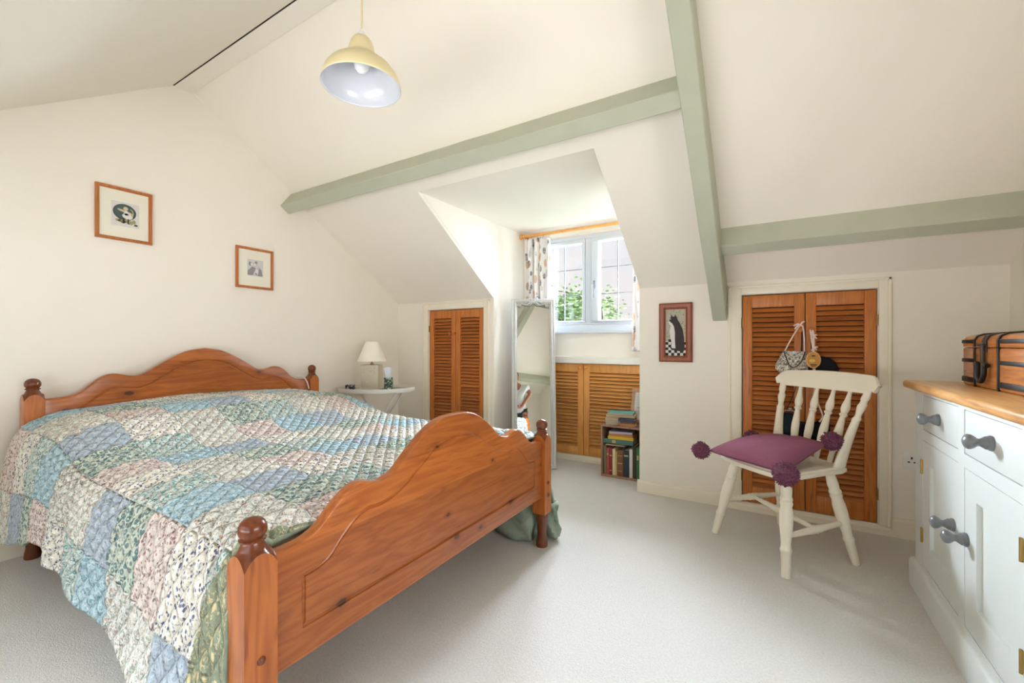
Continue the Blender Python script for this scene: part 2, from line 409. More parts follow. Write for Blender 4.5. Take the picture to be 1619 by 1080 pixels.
# ------------------------------------------------------------------ the room
G, XR, YK, ZK, SL = -3.185, 1.003, 3.07, 1.44, .686
YB = -.586; DL, DR = -2.045, -.798; YW = 3.6
sf = lambda y: ZK+SL*(YK-y)           # window-side slope
sb = lambda y: 2.66-.69*(1.192-y)      # camera-side slope
struct('floor', BX(G-.1, XR+.1, YB-.1, 3.7, -.1, 0), 'carpet', 'pale beige fitted carpet')
struct('wall_left', BX(G-.1, G, YB-.1, YK+.1, 0, 2.85), 'wall', 'cream gable wall behind the bed')
bm = bmesh.new()
for q_ in ((YB-.1, .05, 0, 2.85), (1.25, YK+.1, 0, 2.85), (.05, 1.25, 0, .72), (.05, 1.25, 1.5, 2.85)): box(bm, XR, XR+.1, *q_)
struct('wall_right', bm, 'wall', 'cream gable wall behind the painted cabinet')
def wall_y(x0, x1, z0, z1, y0, y1, holes):
    """wall in the xz plane between y0 and y1 with rectangular holes (hx0,hx1,hz0,hz1)"""
    bm = bmesh.new(); xs = sorted({x0, x1, *[h[0] for h in holes], *[h[1] for h in holes]})
    for a, b in zip(xs, xs[1:]):
        hs = [h for h in holes if h[0] <= a and h[1] >= b]; zs = [z0]
        for h in hs: zs += [h[2], h[3]]
        zs.append(z1)
        for c, d in zip(zs[::2], zs[1::2]):
            if d-c > 1e-4: box(bm, a, b, y0, y1, c, d)
    return bm
bm = wall_y(G, DL, 0, ZK+.03, YK, YK+.05, [(-2.779, -2.144, .052, 1.362)]); box(bm, G, DL-.03, YK+.05, YK+.1, 0, ZK+.03)
struct('wall_back', bm, 'wall', 'low cream wall with the small louvred doors')
bm = wall_y(DR, XR, 0, ZK+.03, YK, YK+.05, [(-.16, .501, .052, 1.354)]); box(bm, DR+.03, XR, YK+.05, YK+.1, 0, ZK+.03)
struct('wall_back.001', bm, 'wall', 'low cream wall with the wide louvred doors')
struct('wall_rear', wall_y(G, XR, 0, ZK+.03, YB-.1, YB, [(-2.1, .16, .5, 1.34)]), 'wall', 'low wall behind the camera')
# ceiling slopes
def slab(bm, x0, x1, y0, y1, f, th=.1):
    a, b = (y0, f(y0)), (y1, f(y1)); prism(bm, [a, b, (b[0], b[1]+th), (a[0], a[1]+th)], 'x', x0, x1)
bm = bmesh.new()
slab(bm, G, DL, 1.24, YK+.1, sf); slab(bm, DR, XR, 1.24, YK+.1, sf); slab(bm, DL, DR, 1.24, 2.145, sf)
struct('ceiling', bm, 'ceil', 'cream sloping ceiling on the window side')
bm = bmesh.new(); slab(bm, G, XR, YB-.1, 1.24, sb)
struct('ceiling.001', bm, 'ceil', 'cream sloping ceiling on the camera side')
# dormer
for nm, x0, x1, side in (('wall_dormer_left', DL-.06, DL+.003, 'left'), ('wall_dormer_right', DR-.003, DR+.06, 'right')):
    bm = bmesh.new(); prism(bm, [(YK+.002, 0), (3.7, 0), (3.7, 2.2), (2.09, 2.2), (2.10, sf(2.10)+.03), (YK+.002, ZK+.03)], 'x', x0, x1)
    struct(nm, bm, 'wall', side+' cheek of the dormer')
bm = bmesh.new(); prism(bm, [(2.145, sf(2.145)+.0005), (3.7, 2.10), (3.7, 2.2), (2.115, 2.2), (2.115, 2.12)], 'x', DL-.06, DR+.06)
struct('ceiling_dormer', bm, 'ceil', 'flat dormer ceiling')
struct('wall_window', wall_y(DL-.06, DR+.06, 0, 2.12, YW, 3.7, [(-1.90, -.87, 1.213, 2.02)]), 'wall', 'white wall round the dormer window')
# ridge board, beams
struct('trim_1', BX(G+.002, XR-.002, 1.192, 1.287, 2.652, 2.70, bev=.002), 'ceil', 'flat cream ridge board at the apex')
struct('trim_12', BX(G+.002, XR-.002, 1.181, 1.1915, 2.655, 2.70), 'dark', 'dark gap along the ridge board')
def beam(name, poly, x0, x1, label):
    bm = bmesh.new(); n = max(2, int((x1-x0)/.06)); P = poly; rings = []
    for i in range(n+1):
        x = x0+(x1-x0)*i/n
        rings.append([bm.verts.new((x, y+.0022*noise.noise((x*5, k*9.1, 1)), z+.0026*noise.noise((x*5, k*7.7, 5)))) for k, (y, z) in enumerate(P)])
    for A, B in zip(rings, rings[1:]):
        for k in range(len(P)): bm.faces.new((A[k], A[(k+1) % len(P)], B[(k+1) % len(P)], B[k]))
    bm.faces.new(rings[0][::-1]); bm.faces.new(rings[-1]); bmesh.ops.recalc_face_normals(bm, faces=bm.faces[:])
    es = [e for e in bm.edges if abs(e.verts[0].co.x-e.verts[1].co.x) > .01]
    bmesh.ops.bevel(bm, geom=es, offset=.003, segments=1, affect='EDGES')
    return struct(name, bm, 'sage', label)
beam('trim_2', [(1.957, 2.214), (1.867, 2.095), (1.931, 2.047), (2.06, 2.20), (2.0, 2.26)], G+.001, -.30, 'sage green painted purlin over the bed and dormer')
beam('trim_3', [(2.692, 1.706), (2.638, 1.587), (2.699, 1.545), (2.80, 1.68), (2.76, 1.74)], -.25, XR-.001, 'sage green painted purlin right of the sloping rafter')
beam('trim_4', [(-.202, 1.706), (-.148, 1.587), (-.209, 1.545), (-.33, 1.66), (-.29, 1.74)], G+.001, XR-.001, 'sage green purlin behind the camera')
bm = bmesh.new()
prism(bm, [(1.3, sf(1.3)+.02), (1.3, sf(1.3)-.155), (1.64, sf(1.64)-.165), (2.42, sf(2.42)-.225), (3.085, 1.185), (3.085, ZK+.02)], 'x', -.328, -.245)
bmesh.ops.bevel(bm, geom=[e for e in bm.edges if abs(e.verts[0].co.x-e.verts[1].co.x) < .01 and min(v.co.z for v in e.verts) < 9], offset=.004, segments=1, affect='EDGES')
struct('trim_5', bm, 'sage', 'sage green sloping rafter down to the louvred doors')
bm = bmesh.new()
prism(bm, [(1.08, sb(1.08)+.02), (1.08, sb(1.08)-.155), (-.57, sb(-.57)-.2), (-.57, sb(-.57)+.02)], 'x', -.328, -.245)
struct('trim_6', bm, 'sage', 'sage green rafter behind the camera')
# skirting boards
def skirt(name, segs, label):
    bm = bmesh.new()
    for (ax, a0, a1, p, s, h) in segs:
        poly = [(p, 0), (p+s*.016, 0), (p+s*.016, h-.018), (p+s*.011, h-.010), (p+s*.011, h-.004), (p+s*.006, h), (p, h)]
        if ax == 'y': prism(bm, poly, 'y', a0, a1)
        else: prism(bm, poly, 'x', a0, a1)
    return struct(name, bm, 'cream', label)
skirt('baseboard_left', [('y', YB, YK, G, 1, .10)], 'cream skirting along the gable wall')
skirt('baseboard_right', [('y', YB, YK, XR, -1, .10)], 'cream skirting behind the cabinet')
skirt('baseboard_back', [('x', DR-.016, -.234, YK, -1, .085), ('x', -.234, .555, YK, -1, .05), ('x', .555, XR, YK, -1, .106), ('y', 3.54, YW, DR-.003, -1, .085)], 'cream skirting below the wide louvred doors')
skirt('baseboard_back.001', [('x', G, -2.842, YK, -1, .09), ('x', -2.842, -2.1, YK, -1, .05), ('x', -2.1, DL+.016, YK, -1, .09), ('y', YK-.016, YW, DL+.003, 1, .09)], 'cream skirting below the narrow louvred doors')

# ------------------------------------------------------------------ louvred doors
def louvre_leaf(root, x0, x1, yf, z0, z1, fm, sm, knob, hinge, stile=.052, top=.075, bot=.1, pitch=.030, knobz=1.13, th=.028):
    bm = bmesh.new(); b = .002
    box(bm, x0, x0+stile, yf, yf+th, z0, z1, bev=b); box(bm, x1-stile, x1, yf, yf+th, z0, z1, bev=b)
    box(bm, x0+stile, x1-stile, yf+.001, yf+th, z1-top, z1, bev=b); box(bm, x0+stile, x1-stile, yf+.001, yf+th, z0, z0+bot, bev=b)
    leaf = obj('door_leaf', bm, fm, root)
    bm = bmesh.new(); z = z0+bot; n = round((z1-top-z0-bot)/pitch); p = (z1-top-z0-bot)/n
    for i in range(n):
        a = z+i*p; poly = [(yf+.001, a+.0005), (yf+.005, a-.0005), (yf+.023, a+p-.0075), (yf+.019, a+p-.0050)]
        prism(bm, poly, 'x', x0+stile-.004, x1-stile+.004)
    obj('louvre_slats', bm, sm, leaf, smooth=False)
    bm = bmesh.new(); box(bm, x0+.01, x1-.01, yf+th-.003, yf+th+.003, z0+.01, z1-.01); obj('back_panel', bm, 'dark', leaf)
    if knob is not None:
        bm = bmesh.new(); turned(bm, (knob, yf+.001, knobz), (knob, yf-.032, knobz), [(0, .008), (.15, .008), (.4, .007), (.5, .014), (.75, .0165), (.92, .012), (1, .002)], 20)
        obj('knob', bm, fm, leaf)
    for hz in (z0+.16, z1-.17):
        bm = bmesh.new(); box(bm, hinge-.006, hinge+.006, yf-.003, yf+.004, hz-.03, hz+.03); turned(bm, (hinge, yf-.004, hz-.031), (hinge, yf-.004, hz+.031), [(0, .004), (1, .004)], 8)
        obj('hinge', bm, 'brass', leaf)
    return leaf
def architrave(root, xo0, xo1, zo1, xi0, xi1, zi0, zi1, y, m='cream'):
    bm = bmesh.new(); zb = .05
    for a0, a1, b0, b1 in ((xo0, xi0, zb, zo1), (xi1, xo1, zb, zo1), (xi0, xi1, zi1, zo1)): box(bm, a0, a1, y-.016, y, b0, b1, bev=.003)
    w = .012
    for a0, a1, b0, b1 in ((xo0-.002, xo0+w, zb, zo1+.002), (xo1-w, xo1+.002, zb, zo1+.002), (xo0-.002, xo1+.002, zo1-w, zo1+.002)): box(bm, a0, a1, y-.022, y, b0, b1, bev=.003)
    obj('architrave', bm, m, root)
    bm = bmesh.new(); box(bm, xi0-.004, xi1+.004, y+.045, y+.05, zi0, zi1); obj('backing', bm, 'dark', root)
d = sthing('door_1', 'wide pair of orange pine louvred doors behind the chair', 'door', (.17, YK, .05))
architrave(d, -.234, .555, 1.409, -.163, .504, .052, 1.356, YK)
louvre_leaf(d, -.156, .1685, YK+.004, .056, 1.348, 'doorpine', 'slatpine', .142, -.160)
louvre_leaf(d, .1725, .497, YK+.004, .056, 1.348, 'doorpine', 'slatpine', .200, .501)
d = sthing('door_2', 'narrow pair of orange pine louvred doors left of the dormer', 'door', (-2.46, YK, .05))
architrave(d, -2.845, -2.085, 1.428, -2.782, -2.141, .052, 1.364, YK)
louvre_leaf(d, -2.775, -2.4635, YK+.004, .056, 1.357, 'doorpine', 'slatpine', -2.515, -2.779, knobz=1.142, stile=.05)
louvre_leaf(d, -2.4595, -2.148, YK+.004, .056, 1.357, 'doorpine', 'slatpine', -2.47, -2.144, knobz=1.142, stile=.05)
d = sthing('door_3', 'pale pine louvred cupboard doors under the dormer window', 'door', (-1.41, YW, .05))
louvre_leaf(d, -2.03, -1.4255, YW-.03, .058, .868, 'cupline', 'cupslat', -1.452, -2.034, knobz=.835, stile=.052, top=.075, bot=.075, th=.024)
louvre_leaf(d, -1.4215, -.812, YW-.03, .058, .868, 'cupline', 'cupslat', -1.396, -.808, knobz=.835, stile=.052, top=.075, bot=.075, th=.024)
struct('trim_7', BX(DL, DR, YW-.06, YW+.001, .872, .936, bev=.006), 'white', 'white ledge over the cupboard doors')
struct('trim_8', BX(DL, DR, YW-.034, YW+.001, 0, .055, bev=.003), 'cream', 'cream plinth under the cupboard doors')
struct('trim_9', BX(DL, DR, YW-.012, YW+.001, 2.03, 2.075, bev=.003), 'white', 'white trim above the dormer window')

# ------------------------------------------------------------------ window
win = sthing('window_1', 'white two light dormer window with leaded panes', 'window', (-1.385, YW, 1.14))
bm = bmesh.new(); yf, yb = YW-.004, YW+.06
for a in ((-1.90, -.87, 1.98, 2.02), (-1.90, -.87, 1.213, 1.235), (-1.90, -1.86, 1.235, 1.98), (-.91, -.87, 1.235, 1.98), (-1.417, -1.352, 1.235, 1.98)): box(bm, a[0], a[1], yf, yb, a[2], a[3], bev=.004)
obj('frame', bm, 'upvc', win)
bm = bmesh.new(); box(bm, -1.94, -.83, YW-.035, YW+.002, 1.138, 1.163, bev=.006); box(bm, -1.92, -.85, YW-.016, YW+.002, 1.163, 1.212, bev=.004); obj('sill', bm, 'upvc', win)
for cx0, cx1, gx0, gx1, hx in ((-1.858, -1.419, -1.80, -1.446, -1.43), (-1.350, -.912, -1.288, -.965, -1.322)):
    gz0, gz1 = 1.252, 1.945
    bm = bmesh.new(); y0, y1 = YW-.012, YW+.05
    if cx0 > -1.4: y0 -= .012
    for a in ((cx0, cx1, gz1, 1.978), (cx0, cx1, 1.237, gz0), (cx0, gx0, gz0, gz1), (gx1, cx1, gz0, gz1)): box(bm, a[0], a[1], y0, y1, a[2], a[3], bev=.005)
    c = obj('casement', bm, 'upvc', win)
    bm = bmesh.new(); box(bm, gx0-.004, gx1+.004, YW+.014, YW+.017, gz0-.004, gz1+.004); obj('pane', bm, 'glass', c)
    bm = bmesh.new(); gm = (gx0+gx1)/2; dz = (gz1-gz0)/3
    box(bm, gm-.004, gm+.004, YW+.009, YW+.0135, gz0, gz1)
    for k in (1, 2): box(bm, gx0, gx1, YW+.009, YW+.0135, gz0+dz*k-.004, gz0+dz*k+.004)
    obj('lead_bars', bm, 'knobgrey', c)
bm = bmesh.new(); box(bm, -1.334, -1.316, YW-.034, YW-.02, 1.53, 1.60, bev=.004); tube(bm, smoothpath([(-1.325, YW-.03, 1.575), (-1.325, YW-.05, 1.56), (-1.328, YW-.052, 1.50), (-1.325, YW-.048, 1.44)], 5), .0075, 10)
obj('handle', bm, 'knobgrey', win)
w2 = sthing('added_window_rear', 'added wide low window for fill light behind the camera', 'window', (-.72, YB, .5))  # unseen window, added so the rear fill lamp can shine in
bm = bmesh.new()
for a in ((-2.1, .16, 1.30, 1.34), (-2.1, .16, .5, .54), (-2.1, -2.06, .54, 1.30), (.12, .16, .54, 1.30), (-.85, -.81, .54, 1.30)): box(bm, a[0], a[1], YB-.09, YB-.03, a[2], a[3], bev=.004)
obj('frame', bm, 'upvc', w2)
bm = bmesh.new(); box(bm, -2.07, .13, YB-.06, YB-.057, .53, 1.31); obj('pane', bm, 'glass', w2)

w3 = sthing('added_window_right', 'added white two light window for fill light in the right gable beside the cabinet', 'window', (XR, .65, .72))  # unseen window, added as the opening for the right fill lamp
bm = bmesh.new()
for a in ((.05, 1.25, 1.46, 1.5), (.05, 1.25, .72, .76), (.05, .09, .76, 1.46), (1.21, 1.25, .76, 1.46), (.63, .67, .76, 1.46)): box(bm, XR+.03, XR+.09, *a, bev=.004)
obj('frame', bm, 'upvc', w3)
bm = bmesh.new(); box(bm, XR+.058, XR+.061, .08, 1.22, .75, 1.47); obj('pane', bm, 'glass', w3)

# ------------------------------------------------------------------ garden beyond the window
o = struct('ground', BX(-30, 30, 4, 60, -2.7, -2.6), 'lawn', 'lawn below the window'); 
def tree(label, x, y, ztop, rx, rz, n, m, seed):
    rnd = random.Random(seed); t = thing('garden_tree', label, 'tree', (x, y, -2.6), group='trees in the garden')
    bm = bmesh.new(); cz = ztop-rz
    turned(bm, (x, y, -2.6), (x+.1, y, cz+rz*.3), [(0, .16), (.5, .10), (1, .03)], 10)
    for k in range(9):
        a = rnd.uniform(0, 2*PI); h = rnd.uniform(-.6, .3)*rz
        tube(bm, [(x+.05, y, cz+h-.2*rz), (x+math.cos(a)*rx*.5, y+math.sin(a)*rx*.5, cz+h+.25*rz), (x+math.cos(a)*rx*.8, y+math.sin(a)*rx*.8, cz+h+.4*rz)], [.035, .022, .008], 6)
    obj('trunk', bm, 'bark', t)
    bm = bmesh.new()
    cl = [(rnd.gauss(0, .45), rnd.gauss(0, .45), rnd.uniform(-.95, .8)) for _ in range(34)]
    for _ in range(n):
        c = cl[rnd.randrange(len(cl))]; p = Vector((x+(c[0]+rnd.gauss(0, .16))*rx, y+(c[1]+rnd.gauss(0, .16))*rx, cz+(c[2]+rnd.gauss(0, .14))*rz))
        s = rnd.uniform(.035, .07); d = Vector((rnd.gauss(0, 1), rnd.gauss(0, 1), rnd.gauss(0, 1))).normalized(); a, b = frame_of(d)
        bm.faces.new([bm.verts.new(p+a*s*1.4), bm.verts.new(p+b*s*.6), bm.verts.new(p-a*s*1.4), bm.verts.new(p-b*s*.6)])
    obj('foliage', bm, m, t, smooth=False)
tree('dense green garden tree seen through the left pane', -4.75, 10.2, 2.35, .85, 1.9, 5200, 'leaf', 3)
tree('pale loose garden tree at the mullion side of the right pane', -4.6, 13.2, 2.9, .8, 2.2, 2600, 'leaf2', 5)
tree('low green bushy tree along the bottom of the right pane', -2.1, 8.2, 1.45, .62, 1.5, 4200, 'leaf', 9)
tree('distant pale tree low in the leftmost panes', -8.2, 14.5, 1.9, 1.1, 2.0, 3200, 'leaf2', 11)
# ------------------------------------------------------------------ bed
bed = thing('bed', 'knotty orange pine double bed with scrolled headboard and footboard', 'bed', (-2.05, 1.28, 0))
def post(xc, yc, s, zs, ztop, faces_top=True, peg=None):
    bm = bmesh.new(); h = s/2; ch = .006; zl = .175 if peg is not None else .17
    poly = [(-h, -h+ch), (-h+ch, -h), (h-ch, -h), (h, -h+ch), (h, h-ch), (h-ch, h), (-h+ch, h), (-h, h-ch)]
    N = 10; rings = []
    def prof(n_):  # square section with scalloped (arched) top faces
        pass
    # square shaft, arched where the turned top begins
    K = 8; ring0, ring1, ring2 = [], [], []
    per = []
    for i in range(4):
        c0 = [(-h, -h), (h, -h), (h, h), (-h, h)][i]; c1 = [(-h, -h), (h, -h), (h, h), (-h, h)][(i+1) % 4]
        for k in range(K):
            t = k/K; per.append((c0[0]+(c1[0]-c0[0])*t, c0[1]+(c1[1]-c0[1])*t, t))
    bot = [bm.verts.new((xc+x, yc+y, zl)) for x, y, t in per]
    dip = lambda t: -.030*(abs(2*t-1)**2.2)
    top = [bm.verts.new((xc+x, yc+y, zs+dip(t))) for x, y, t in per]
    R = h*.80
    prof = [(R*1.0, .006), (R*.92, .014), (R*.80, .022), (R*.76, .028), (R*.95, .031), (R*.97, .036), (R*.80, .040), (R*.84, .043), (R*.98, .050), (R*1.03, .060), (R*1.0, .072), (R*.86, .084), (R*.6, .093), (R*.3, .0975), (.001, .099)]
    sc = (ztop-zs)/.099; prev = top; n = len(per); nk = 2*n
    ang = [math.atan2(y, x) for x, y, t in per]
    shaft_faces = [bm.faces.new((bot[i], bot[(i+1) % n], top[(i+1) % n], top[i])) for i in range(n)]
    bm.faces.new(bot[::-1]); fin = []
    for r, z in prof:
        ring = [bm.verts.new((xc+r*math.cos(a), yc+r*math.sin(a), zs+z*sc)) for a in ang]
        fin += [bm.faces.new((prev[i], prev[(i+1) % n], ring[(i+1) % n], ring[i])) for i in range(n)]; prev = ring
    fin.append(bm.faces.new(prev)); bmesh.ops.recalc_face_normals(bm, faces=bm.faces[:])
    for f in fin: f.material_index = 1
    o = obj('post', bm, ['bedpost', 'bedknob'], bed, angle=30)
    bm = bmesh.new(); turned(bm, (xc, yc, 0), (xc, yc, zl+.004), [(0, h*.78), (.04, h*.86), (.12, h*.84), (.3, h*.68), (.45, h*.66), (.85, h*.80), (.93, h*.84), (1, h*.80)], 24)
    obj('foot', bm, 'bedknob', o)
    return o
HP = [post(-3.095, .578, .072, .80, .879), post(-3.095, 2.068, .072, .80, .882)]
FP = [post(-1.02, .533, .074, .575, .652, peg=1), post(-1.02, 1.982, .072, .578, .656, peg=1)]
for o, yc in ((FP[0], .533), (FP[1], 1.982)):
    for z in (.335, .27):
        bm = bmesh.new(); turned(bm, (-.99, yc, z), (-.976, yc, z), [(0, .010), (.5, .010), (.8, .008), (1, .004)], 14); obj('peg', bm, 'bedknob', o)
def board(name, yc, prof, x0, x1, zbot, gro, gx, m='bedpine', bev=.008):
    """scrolled board: prof = [(d, z)] half outline"""
    half = [Vector((d_, z, 0)) for d_, z in prof]
    sm = smoothpath(half, 5)
    out = [(yc-p.x, p.y) for p in sm[::-1]]+[(yc+p.x, p.y) for p in sm[1:]]
    E_ = prof[-1][0]; poly = out+[(yc+E_, zbot), (yc-E_, zbot)]
    bm = bmesh.new(); f0, f1, sd = prism(bm, poly, 'x', x0, x1)
    es = [e for f in (f0, f1) for e in f.edges]
    bmesh.ops.bevel(bm, geom=es, offset=bev, segments=3, affect='EDGES', profile=.5, clamp_overlap=True)
    o = obj(name, bm, m, bed, angle=50)
    gh = smoothpath([Vector((d_, z, 0)) for d_, z in gro['top']], 5)
    gp = [(gx, yc-p.x, p.y) for p in gh[::-1]]+[(gx, yc+p.x, p.y) for p in gh[1:]]
    e = gro['top'][-1][0]; zb = gro['bot']
    for k in range(1, 12): gp.append((gx, yc+e, gp[len(gh)*2-2][2]*(1-k/12)+zb*k/12))
    for k in range(0, 41): gp.append((gx, yc+e-2*e*k/40, zb))
    z0 = gro['top'][-1][1]
    for k in range(1, 12): gp.append((gx, yc-e, zb*(1-k/12)+z0*k/12))
    cb = bmesh.new(); tube(cb, gp, gro.get('r', .0055), 8, closed=True)
    cut = obj('groove', cb, m, bed); md = o.modifiers.new('b', 'BOOLEAN'); md.operation = 'DIFFERENCE'; md.object = cut; md.solver = 'EXACT'
    dg = bpy.context.evaluated_depsgraph_get(); dg.update()
    me = bpy.data.meshes.new_from_object(o.evaluated_get(dg)); o.modifiers.clear()
    if len(me.polygons) > 20: o.data = me
    bpy.data.objects.remove(cut)
    for p in o.data.polygons: p.use_smooth = True
    o.data.set_sharp_from_angle(angle=math.radians(30))
    return o
fb = [(0, .788), (.075, .784), (.15, .758), (.23, .706), (.295, .655), (.335, .641), (.37, .638), (.43, .654), (.475, .643), (.52, .612), (.56, .577), (.60, .558), (.65, .553), (.692, .552)]
fg = dict(top=[(0, .709), (.10, .693), (.2, .637), (.28, .590), (.355, .570), (.41, .572), (.455, .556), (.50, .520), (.545, .480), (.61, .468)], bot=.342)
board('footboard', 1.2575, fb, -1.038, -1.002, .262, fg, -1.002)
hb = [(0, 1.02), (.1, 1.002), (.2, .95), (.28, .899), (.325, .872), (.37, .868), (.44, .884), (.49, .873), (.53, .842), (.57, .803), (.62, .779), (.715, .774)]
hg = dict(top=[(0, .945), (.1, .927), (.2, .872), (.285, .815), (.35, .797), (.43, .808), (.475, .796), (.52, .760), (.56, .722), (.615, .702)], bot=.45)
board('headboard', 1.323, hb, -3.113, -3.078, .30, hg, -3.078)
for yc in (.545, 1.985): obj('side_rail', BX(-3.07, -1.04, yc-.012, yc+.012, .26, .38, bev=.003), 'bedpine', bed)
bm = bmesh.new()
for k in range(9): box(bm, -2.95+k*.225, -2.86+k*.225, .56, 1.97, .345, .365)
obj('slat_base', bm, 'doorpine', bed)
mt = own(obj('mattress', BX(-3.06, -1.055, .60, 1.94, .367, .545, bev=.03, seg=3), 'mat')); tag(mt, 'pale mattress under the patchwork quilt', 'mattress')

# quilt: one sheet draped over the mattress and pillows
def quilt():
    bm = bmesh.new(); uvl = bm.loops.layers.uv.new('UVMap')
    NX, NV = 320, 380
    yl, yr = .60, 1.965
    grid = []
    def sstep(a, b, x):
        t = max(0, min(1, (x-a)/(b-a))); return t*t*(3-2*t)
    for i in range(NX+1):
        a = i/NX; row = []
        for j in range(NV+1):
            v = j/NV
            xs, xe = -3.062, -1.052
            if v < .2:
                s = 1-v/.2                                  # left hang, s=1 at hem
                if s > .25: xe = -1.052
            x = xs+(xe-xs)*a
            pil = 1-sstep(-2.62, -2.12, x)
            tz = .592+.145*pil*(.70+.30*math.sin(PI*max(0, min(1, (v-.2)/.6)))**.6)
            tz += .006*noise.noise((x*4, v*9, 3))+.008*noise.noise((x*1.6, v*4, 8))
            hk = [(-3.1, .155), (-2.95, .16), (-2.6, .24), (-2.46, .29), (-2.34, .30), (-2.2, .265), (-2.04, .237), (-1.85, .215), (-1.47, .141), (-1.05, .05)]
            for (xa, za), (xb, zb_) in zip(hk, hk[1:]):
                if x <= xb: hem = za+(zb_-za)*sstep(0, 1, (x-xa)/(xb-xa))*.5+(zb_-za)*.5*(x-xa)/(xb-xa); break
            if v < .2:
                s = 1-v/.2; r = .12
                # shoulder then side
                zz = tz-.005-(tz-hem)*s; shoulder = (1-min(1, s/.45))
                y = yl-.095*(1-shoulder**2.0)**.62-.05*s
                zz = tz-.01-(tz-hem)*(s**1.25 if s < .3 else (.3**1.25+(s-.3)*(1-.3**1.25)/.7))
                wv = sstep(.15, 1, s)
                y += wv*(.010*math.sin(x*11+.8)+.014*noise.noise((x*4, s*1.5, 2))-.03*math.exp(-((x+2.22)/.06)**2))
                y -= .05*wv*sstep(-2.3, -2.5, x)*0
                y = min(y, yl)
                if x < -2.95: y = min(y, .535-.02*s) if s > .1 else y
            elif v <= .8:
                t = (v-.2)/.6; y = yl+(yr-yl)*t
                ed = min(t, 1-t); zz = tz-.010*math.exp(-ed*40)
                if x > -1.14: zz -= .02*sstep(-1.14, -1.05, x)
            else:
                s = (v-.8)/.2; shoulder = (1-min(1, s/.25)); hemr = .05-.02*sstep(-1.5, -1.1, x)
                y = yr+.105*(1-shoulder**2)**.5+.02*s; zz = tz-.01-(tz-hemr)*(s**1.2)
                wv = sstep(.2, 1, s); y += wv*(.02*math.sin(x*15)+.015*noise.noise((x*5, s, 7)))
                y = max(y, yr)
                x += .085*wv*sstep(-1.35, -1.06, x)
                if x > -1.07 and wv > 0: y = max(y, 2.035+.02*s)
                if x < -2.95 and s > .08: y = max(y, 2.118)
            row.append((x, y, zz))
        grid.append(row)
    # arc lengths along the section for the print
    mid = grid[NX//2]; vl = [0]
    for p, q in zip(mid, mid[1:]): vl.append(vl[-1]+math.dist(p, q))
    pp = lambda a, L: 1-abs((a/L) % 2-1)
    out = []
    for i in range(NX+1):
        r = []
        for j in range(NV+1):
            p = Vector(grid[i][j]); i0, i1, j0, j1 = max(0, i-1), min(NX, i+1), max(0, j-1), min(NV, j+1)
            nn = (Vector(grid[i1][j])-Vector(grid[i0][j])).cross(Vector(grid[i][j1])-Vector(grid[i][j0]))
            if nn.length > 1e-9: nn.normalize()
            u, v = i/NX*2.03+.03, vl[j]+.045
            q = min(1, pp(u+v, .029)*1.5)**.5*min(1, pp(u-v, .029)*1.5)**.5
            edge = min(1, i/6, (NX-i)/6, j/6, (NV-j)/6)
            h = (q-.75)*.0075+.004*noise.noise((u*14, v*14, 1))+.005*noise.noise((u*26+v*9, v*7-u*7, 4))
            r.append(p+nn*h*edge)
        out.append(r)
    grid = out
    vs = [[bm.verts.new(p) for p in row] for row in grid]
    for i in range(NX):
        for j in range(NV):
            f = bm.faces.new((vs[i][j], vs[i+1][j], vs[i+1][j+1], vs[i][j+1]))
            for l, (a, b) in zip(f.loops, ((i, j), (i+1, j), (i+1, j+1), (i, j+1))): l[uvl].uv = (a/NX*2.03+.03, vl[b]+.045)
    bmesh.ops.recalc_face_normals(bm, faces=bm.faces[:])
    if sum(f.normal.z for f in bm.faces) < 0: bmesh.ops.reverse_faces(bm, faces=bm.faces[:])
    o = obj('patchwork_quilt', bm, ['quilt', 'lining'])
    md = o.modifiers.new('thickness', 'SOLIDIFY'); md.thickness = .012; md.offset = -1; md.material_offset = 1; md.material_offset_rim = 1
    return o
q = quilt(); tag(q, 'quilted patchwork bedspread in blue cream and sage prints on the pine bed', 'quilt')
# the sage corner of the quilt pooled under the far foot of the bed
bm = bmesh.new()
pts = smoothpath([(-1.40, 2.0, 0), (-1.28, 1.975, 0), (-1.16, 1.95, 0), (-1.07, 1.965, 0), (-1.075, 2.05, 0), (-.995, 2.05, 0), (-.968, 2.085, 0), (-1.0, 2.12, 0)], 6)
rows = []
for k in range(10):
    rows.append([bm.verts.new((p.x+.012*math.sin(k*1.1+p.x*20)-.02*k/9, p.y+.014*math.sin(k*.9+i*.5)+.02*k/9*(1 if i < 26 else 0), .012+(.26 if i < 24 else .19)*k/9)) for i, p in enumerate(pts)])
for A, B in zip(rows, rows[1:]):
    for i in range(len(pts)-1): bm.faces.new((A[i], A[i+1], B[i+1], B[i]))
o = obj('lining_fold', bm, 'lining', q); md = o.modifiers.new('thickness', 'SOLIDIFY'); md.thickness = .01
o['label'] = 'plain sage green turned corner touching the carpet'
bm = bmesh.new(); tube(bm, smoothpath([(-3.073, 1.93, .795), (-3.073, 1.955, .803), (-3.072, 1.985, .79), (-3.068, 2.01, .75), (-3.06, 2.02, .70)], 6), .005, 8)
tag(own(obj('white_cable', bm, 'plastic')), 'white cable hanging over the right end of the headboard', 'cable')

